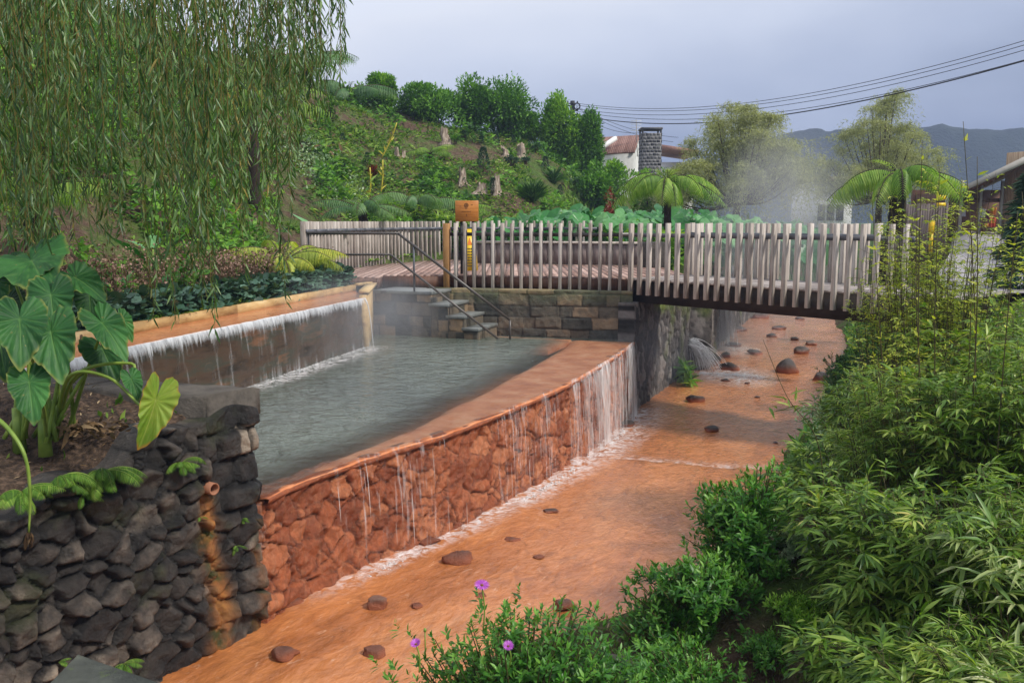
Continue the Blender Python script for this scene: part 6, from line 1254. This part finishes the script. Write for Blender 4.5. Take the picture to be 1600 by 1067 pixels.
rosette('small leafy plants spilling left of the grey boulder', Dp(985, 5.1), .36, .3, .46, 2600, .05, 'green', 8, 16)
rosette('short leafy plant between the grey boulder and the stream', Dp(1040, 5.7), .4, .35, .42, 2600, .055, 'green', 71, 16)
for i, (lb, px, D, s_) in enumerate((('tiny leafy plant on the bare soil, nearest the stream', 1195, 900, .20), ('tiny leafy plant in the middle of the bare soil', 1225, 960, .22), ('tiny leafy plant on the soil at the bottom edge', 1190, 1040, .26), ('tiny leafy plant between the soil patch and the bamboo', 1262, 985, .24), ('tiny pale plant above the soil patch', 1240, 870, .22))): rosette(lb, Gp(px, D, 4), s_, s_, s_ * .9, 1400, .045, ('green', 'hedgel', 'green', 'hedgel', 'pale')[i], 740 + i, 8, group='small plants on the soil patch')
rosette('small dark leafed plant above the mossy ground', Dp(1290, 8.2), .35, .4, .22, 1200, .05, 'hedge', 9, 12)
# daisy bush
db_ = Dp(815, 4.35) - (0, 0, .06)
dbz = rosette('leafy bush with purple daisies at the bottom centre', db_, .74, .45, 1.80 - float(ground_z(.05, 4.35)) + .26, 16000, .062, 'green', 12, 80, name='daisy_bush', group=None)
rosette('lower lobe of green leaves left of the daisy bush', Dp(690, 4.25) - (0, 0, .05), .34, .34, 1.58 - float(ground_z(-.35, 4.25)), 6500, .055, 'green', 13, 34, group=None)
def daisy(c, r_, tilt, seed, stem_to, openness=1.):
    g2 = np.random.default_rng(seed); mb = MB(); n = 20; a = np.arange(n) / n * 6.283; nrm_ = nrm(np.array(tilt)); ex = nrm(np.cross(nrm_, [0, 1, .1])); ey = np.cross(nrm_, ex); o = ex * np.cos(a)[:, None] + ey * np.sin(a)[:, None]
    scatter(mb, T_lance(.30, .1), c + o * r_ * .2, o * openness + nrm_ * (.25 + (1 - openness)), np.repeat(nrm_[None], n, 0), np.full(n, r_), g2.random(n)); fl_ = mb.build('flower', M['purple'], dbz)
    mb = MB(); V, Fc = ico(1); mb.add(V * r_ * np.array([.26, .26, .16]) + c + nrm_ * r_ * .08, Fc); mb.build('flower_centre', M['signink'], fl_); mb = MB(); tube(mb, curve([stem_to, (c + stem_to) / 2 + (.01, 0, 0), c - nrm_ * .005], 8), .004, 5); mb.build('flower_stem', M['greenstem'], fl_)
daisy(Q(753, 914, 4.3), .036, (.1, -.35, 1), 1, Q(755, 985, 4.3)); daisy(Q(650, 1006, 4.0), .027, (-.2, -.5, .9), 2, Q(655, 1050, 4.0), .7); daisy(Q(794, 1009, 4.0), .026, (.1, -.6, .8), 3, Q(796, 1040, 4.05), .8)
for px, py, D in ((866, 936, 4.4), (922, 968, 4.4), (664, 984, 4.1)):
    c = Q(px, py, D); mb = MB(); V, Fc = ico(1); mb.add(V * (.009, .009, .013) + c, Fc); tube(mb, [c - (0, 0, .13), c], .003, 4); mb.build('flower_bud', M['greenstem'], dbz)
# bamboo
def bamboo(label, base, h, spread, nc, fans, leaf, mat, seed, lean=(0, 0), wl=.17, t0=.22, perfan=6, name='bamboo_clump', br_=.22, group='bamboo clumps on the right bank', culm='culm', r0=.006):
    g2 = np.random.default_rng(seed); r = thing(name, label, 'bamboo' if 'bamboo' in name else 'plant', base, group); ml, ms = MB(), MB(); PP, DD, NN, SS, VV = [], [], [], [], []
    for i in range(nc):
        az = g2.uniform(0, 6.28); o = np.array([math.cos(az), math.sin(az), 0]); s = spread * g2.random() ** .5; H = h * g2.uniform(.6, 1.08); b = base + o * s * .45; top = base + o * s + np.array([lean[0], lean[1], H]); c = curve([b - (0, 0, .1), (b * .5 + top * .5) + UP * H * .10, top], 14); tube(ms, c, np.linspace(r0, .0015, len(c)), 4, var=g2.random()); cv = g2.random()
        for f_ in range(fans):
            t = t0 + (1 - t0) * g2.random() ** .8; j = t * (len(c) - 1); j0 = min(int(j), len(c) - 2); p = c[j0] + (c[j0 + 1] - c[j0]) * (j - j0); d = rdir(1, g2)[0]; d[2] = abs(d[2]) * .5; d = nrm(d + o * .35); e = p + d * br_ * g2.uniform(.4, 1.2) * (1.15 - t * .6); tube(ms, [p, e], [.002, .001], 3, var=cv); m = g2.integers(perfan - 2, perfan + 2)
            sd2 = nrm(np.cross(d, UP)); an = np.linspace(-1.0, 1.0, m) + g2.normal(size=m) * .15
            PP.append(np.repeat(e[None], m, 0) - d * (np.abs(an) * .03)[:, None]); DD.append(d * np.cos(an)[:, None] + sd2 * np.sin(an)[:, None] - UP * g2.uniform(-.1, .55, (m, 1))); NN.append(UP + rdir(m, g2) * .45); SS.append(leaf * g2.uniform(.55, 1.15, m)); VV.append(np.clip(cv * .35 + g2.random(m) * .65, 0, 1))
    scatter(ml, T_lance(wl, .22), *[np.concatenate(v) for v in (PP, DD, NN, SS, VV)]); ml.build('foliage', M[mat], r); ms.build('culms', M[culm], r); return r
BB = [('dense bamboo clump nearest the stream on the right bank', 1330, 7.6, .72, .45, 26), ('bamboo clump just behind the mossy slope', 1400, 6.9, 1.18, .5, 42), ('broad bamboo clump in the middle of the right bank', 1480, 6.6, 1.32, .55, 46), ('tall bamboo clump toward the right edge', 1560, 6.4, 1.45, .55, 40), ('bamboo clump at the right edge of the photograph', 1640, 6.2, 1.35, .6, 36), ('farther bamboo clump under the thin yellow stems', 1400, 8.6, .95, .55, 34), ('farther bamboo clump before the path', 1490, 8.6, 1.05, .6, 34), ('farther bamboo clump near the right edge', 1590, 8.6, 1.05, .6, 34),
      ('near bamboo clump low on the right', 1450, 5.3, 1.0, .42, 34), ('near bamboo clump at the lower right', 1530, 5.0, 1.05, .45, 36), ('near bamboo clump in the lower right corner', 1630, 4.8, .95, .45, 34), ('low bamboo shoots over the bare soil at the bottom right', 1370, 4.7, .42, .3, 16), ('bamboo clump at the bottom edge toward the right', 1460, 4.1, .45, .35, 22), ('dark bamboo clump at the bottom edge in the corner', 1570, 4.0, .50, .35, 24), ('small bamboo clump left of the near ones', 1330, 6.0, .70, .35, 26), ('arching bamboo clump over the soil patch', 1390, 5.3, .75, .40, 30), ('bamboo clump rising behind the thin yellow stems', 1470, 9.8, 1.35, .6, 30), ('tall bamboo clump in front of the shop path', 1560, 7.4, 1.6, .6, 34), ('sloping bamboo clump above the bright leafy shrubs', 1345, 8.6, .95, .45, 26)]
for i, (lb, px, D, h, sp, nc) in enumerate(BB): bamboo(lb, Dp(px, D), h * [1, 1.15, .9][i % 3], sp, nc, [15, 20, 17][i % 3], [.13, .085, .108][i % 3], 'bamboo', 700 + i, lean=(-.10, -.05), wl=[.17, .13, .21][i % 3], perfan=[6, 8, 5][i % 3], br_=[.22, .16, .28][i % 3])
bamboo('pale striped leaves fanning out in the bottom right corner', Dp(1600, 3.9) + (0, 0, .1), .35, .3, 14, 9, .20, 'bamboo2', 730, name='variegated_grass', wl=.13, group=None)
bamboo('pale striped leaves among the bamboo at the right edge', Dp(1590, 4.5) + (0, 0, .45), .45, .3, 10, 8, .17, 'bamboo2', 731, name='variegated_grass', wl=.14, group=None)
TS = [('yellow green twiggy shrub nearest the bridge end', 1385, 9.6, 2.35, .5, 34), ('yellow green twiggy shrub under the right tree fern', 1430, 9.0, 2.6, .6, 42), ('yellow green twiggy shrub left of the path', 1480, 8.6, 2.0, .55, 32), ('low twiggy shrub in front of the path', 1545, 8.2, 1.05, .5, 18), ('twiggy shrub at the right edge before the path', 1610, 7.8, 1.1, .5, 18), ('twiggy shrub leaning toward the variegated shrub', 1400, 8.0, 1.4, .45, 20)]
for i, (lb, px, D, h, sp, nc) in enumerate(TS): bamboo(lb, Dp(px, D), h, sp, nc, 30, .058, 'thin', 760 + i, wl=.30, t0=.2, perfan=4, name='twiggy_shrub', br_=.18, group='yellow green twiggy shrubs', r0=.007)
def stem(label, px0, D, px1, py1, nl, seed, leaf=.07):
    g2 = np.random.default_rng(seed); b = Dp(px0, D); t = Q(px1, py1, D - .1); c = curve([b, b * .45 + t * .55 + (g2.normal() * .05, 0, 0), t], 20); r = thing('tall_stem', label, 'stem', b, 'tall thin dark stems on the right bank'); mb = MB(); tube(mb, c, np.linspace(.007, .0022, len(c)), 5); mb.build('stem', M['culm'], r); k = (g2.beta(3, 1.4, nl) * (len(c) - 1)).astype(int); mb = MB()
    scatter(mb, T_lance(.30, .1), c[k], rdir(nl, g2) * (1, 1, .4) + UP * .5, UP + rdir(nl, g2) * .6, leaf * g2.uniform(.5, 1.2, nl), .55 + .45 * g2.random(nl)); mb.build('leaves', M['thin'], r); ms = MB()
for i, (lb, a, D, b, py, n) in enumerate((('tallest thin stem with curled leaves at its tip', 1520, 6.6, 1505, 190, 18), ('thin stem crossing in front of the right tree fern', 1440, 6.9, 1441, 222, 12), ('dark stem just left of the tallest one', 1462, 6.7, 1468, 262, 14), ('thin stem through the left fronds of the right tree fern', 1395, 7.4, 1362, 300, 14), ('dark stem rising over the shop roof', 1500, 6.3, 1527, 245, 16), ('thin stem in front of the path', 1545, 6.0, 1590, 330, 16), ('thin stem at the right edge', 1590, 6.2, 1597, 300, 14), ('short stem before the path', 1490, 6.8, 1519, 372, 16), ('dark stem beside the marker post', 1452, 7.2, 1432, 300, 12))): stem(lb, a, D, b, py, n, 800 + i)
# lone bamboo spray over the stream
b = Dp(1290, 6.6); t = Q(1192, 530, 6.0); r = thing('bamboo_branch', 'single bare bamboo branch with one leaf spray arching over the stream', 'branch', b); c = curve([b, Q(1280, 700, 6.4), Q(1230, 620, 6.2), t], 20); mb = MB(); tube(mb, c, np.linspace(.005, .0015, len(c)), 4); mb.build('branch', M['culm'], r); g2 = np.random.default_rng(3); n = 16; mb = MB()
scatter(mb, T_lance(.17, .15), Q(1236, 632, 6.2) + g2.normal(size=(n, 3)) * (.05, .05, .03), rdir(n, g2) * (1, .7, .6) + np.array([-.3, 0, .3]), UP + rdir(n, g2) * .5, g2.uniform(.07, .15, n), g2.random(n)); mb.build('leaf_spray', M['bamboo'], r)
# moss and short grass on the bank, dry leaves
g = np.random.default_rng(81)
BBX = 0
def bank_pts(n, ylo, yhi, dlo, dhi):
    y = g.uniform(ylo, yhi, n); x = xr(y) + g.uniform(dlo, dhi, n); return np.stack([x, y, ground_z(x, y)], -1)
p = bank_pts(26000, 4.0, 16, .15, 3.2); p = p[fbm(p[:, 0] * 1.4, p[:, 1] * 1.4, 61, 3) > -.15]; n = len(p); mb = MB(); scatter(mb, T_kite(.35, .1, .3), p, rdir(n, g) * .7 + UP, rdir(n, g) + UP * .4, g.uniform(.02, .065, n), g.random(n)); tag(mb.build('bank_grass', M['grass'], None), 'short bright moss and grass on the right bank', 'grass', kind='stuff')
p = bank_pts(9000, 4.0, 15, .1, 3.5); n = len(p); mb = MB(); d = rdir(n, g); d[:, 2] *= .2; scatter(mb, T_lance(.2, .1), p + (0, 0, .012), d, UP + rdir(n, g) * .4, g.uniform(.02, .07, n), g.random(n)); tag(mb.build('bank_litter', M['litter'], None), 'dry brown leaves lying on the right bank', 'leaf litter', kind='stuff')
p = bank_pts(5200, 8, 30, .2, 2.2); n = len(p); mb = MB(); scatter(mb, T_lance(.25, .2), p + UP * .05, rdir(n, g) * .8 + UP * .7, UP + rdir(n, g), g.uniform(.08, .26, n), g.random(n)); tag(mb.build('bank_plants', M['green'], None), 'low green plants covering the far part of the right bank', 'plants', kind='stuff')
# planting left of the stream beyond the bridge
g = np.random.default_rng(91); n = 5000; y = g.uniform(19.5, 42, n); x = xleft(y) - g.uniform(0, 4.5, n) ** 1.0; x = np.where(y < 24.5, np.maximum(x, 4.0), x); z = ground_z(x, y) + g.random(n) ** 1.5 * .7; mb = MB(); scatter(mb, T_lance(.3, .2), np.stack([x, y, z], -1), rdir(n, g) + UP * .3, UP + rdir(n, g) * .6, g.uniform(.15, .4, n), g.random(n)); tag(mb.build('streamside_plants', M['hedgel'], None), 'mixed green plants left of the stream beyond the bridge', 'plants', kind='stuff')
rosette('yellow green tuft growing on the dry stone wall under the bridge', np.array([3.3, 20.1, 2.0]), .5, .6, .3, 900, .07, 'grass', 51, 10, group=None, name='wall_plant')
# ================================================================== steam and haze
def vol(name, label, c, r, dens, nscale, thr=.45, seed=0, kind='stuff', col=(.93, .95, 1)):
    mb = MB(); V, Fc = ico(3); mb.add(V * np.array(r) + np.array(c), Fc); m = bpy.data.materials.new(name + '_vapour'); m.use_nodes = True; nt = m.node_tree; nt.nodes.clear(); o = N(nt, 'ShaderNodeOutputMaterial'); v = N(nt, 'ShaderNodeVolumePrincipled'); nt.links.new(v.outputs[0], o.inputs['Volume'])
    tc = N(nt, 'ShaderNodeTexCoord'); mp = N(nt, 'ShaderNodeMapping'); mp.vector_type = 'TEXTURE'; mp.inputs['Location'].default_value = c; mp.inputs['Scale'].default_value = r; nt.links.new(tc.outputs['Object'], mp.inputs[0]); ln = N(nt, 'ShaderNodeVectorMath', operation='LENGTH'); nt.links.new(mp.outputs[0], ln.inputs[0])
    f = ramp(nt, ln.outputs['Value'], [(0, (1, 1, 1)), (.5, (.5, .5, .5)), (1, (0, 0, 0))]); nn = ramp(nt, noi(nt, nscale, 3, .6, sc3=(1, 1, .6), dist=.5), [(thr - .1, (0, 0, 0)), (thr + .22, (1, 1, 1))]); nt.links.new(mth(nt, 'MULTIPLY', mth(nt, 'MULTIPLY', f, nn), dens), v.inputs['Density']); v.inputs['Color'].default_value = (*col, 1); v.inputs['Anisotropy'].default_value = .1
    return tag(mb.build(name, m, None, True), label, 'steam', kind=kind)
vol('steam', 'steam drifting over the cascade and the far pool corner', (-2.6, 14.8, 2.35), (1.7, 2.6, .95), .55, 1.3)
q = Q(1225, 360, 20.5); vol('steam', 'column of steam rising behind the right half of the bridge', tuple(q), (2.0, 2.2, 2.6), .50, .8, .40)
q = Q(1010, 545, 17.5); vol('steam', 'steam round the corner of the waterfall under the bridge', tuple(q), (1.4, 2.0, 1.2), .42, 1.2, .42)
q = Q(1110, 520, 25); vol('steam', 'steam over the far waterfalls under the bridge', tuple(q), (2.2, 3.5, 1.3), .30, 1.0, .42)
mb = MB(); box(mb, (300, 310, 30), (1300, 720, 62)); m = bpy.data.materials.new('haze_air'); m.use_nodes = True; nt = m.node_tree; nt.nodes.clear(); o = N(nt, 'ShaderNodeOutputMaterial'); v = N(nt, 'ShaderNodeVolumePrincipled'); v.inputs['Density'].default_value = .0010; v.inputs['Color'].default_value = (.5, .62, .92, 1); nt.links.new(v.outputs[0], o.inputs['Volume'])
tag(mb.build('haze', m, None), 'thin bluish haze in the air', 'haze', kind='stuff')
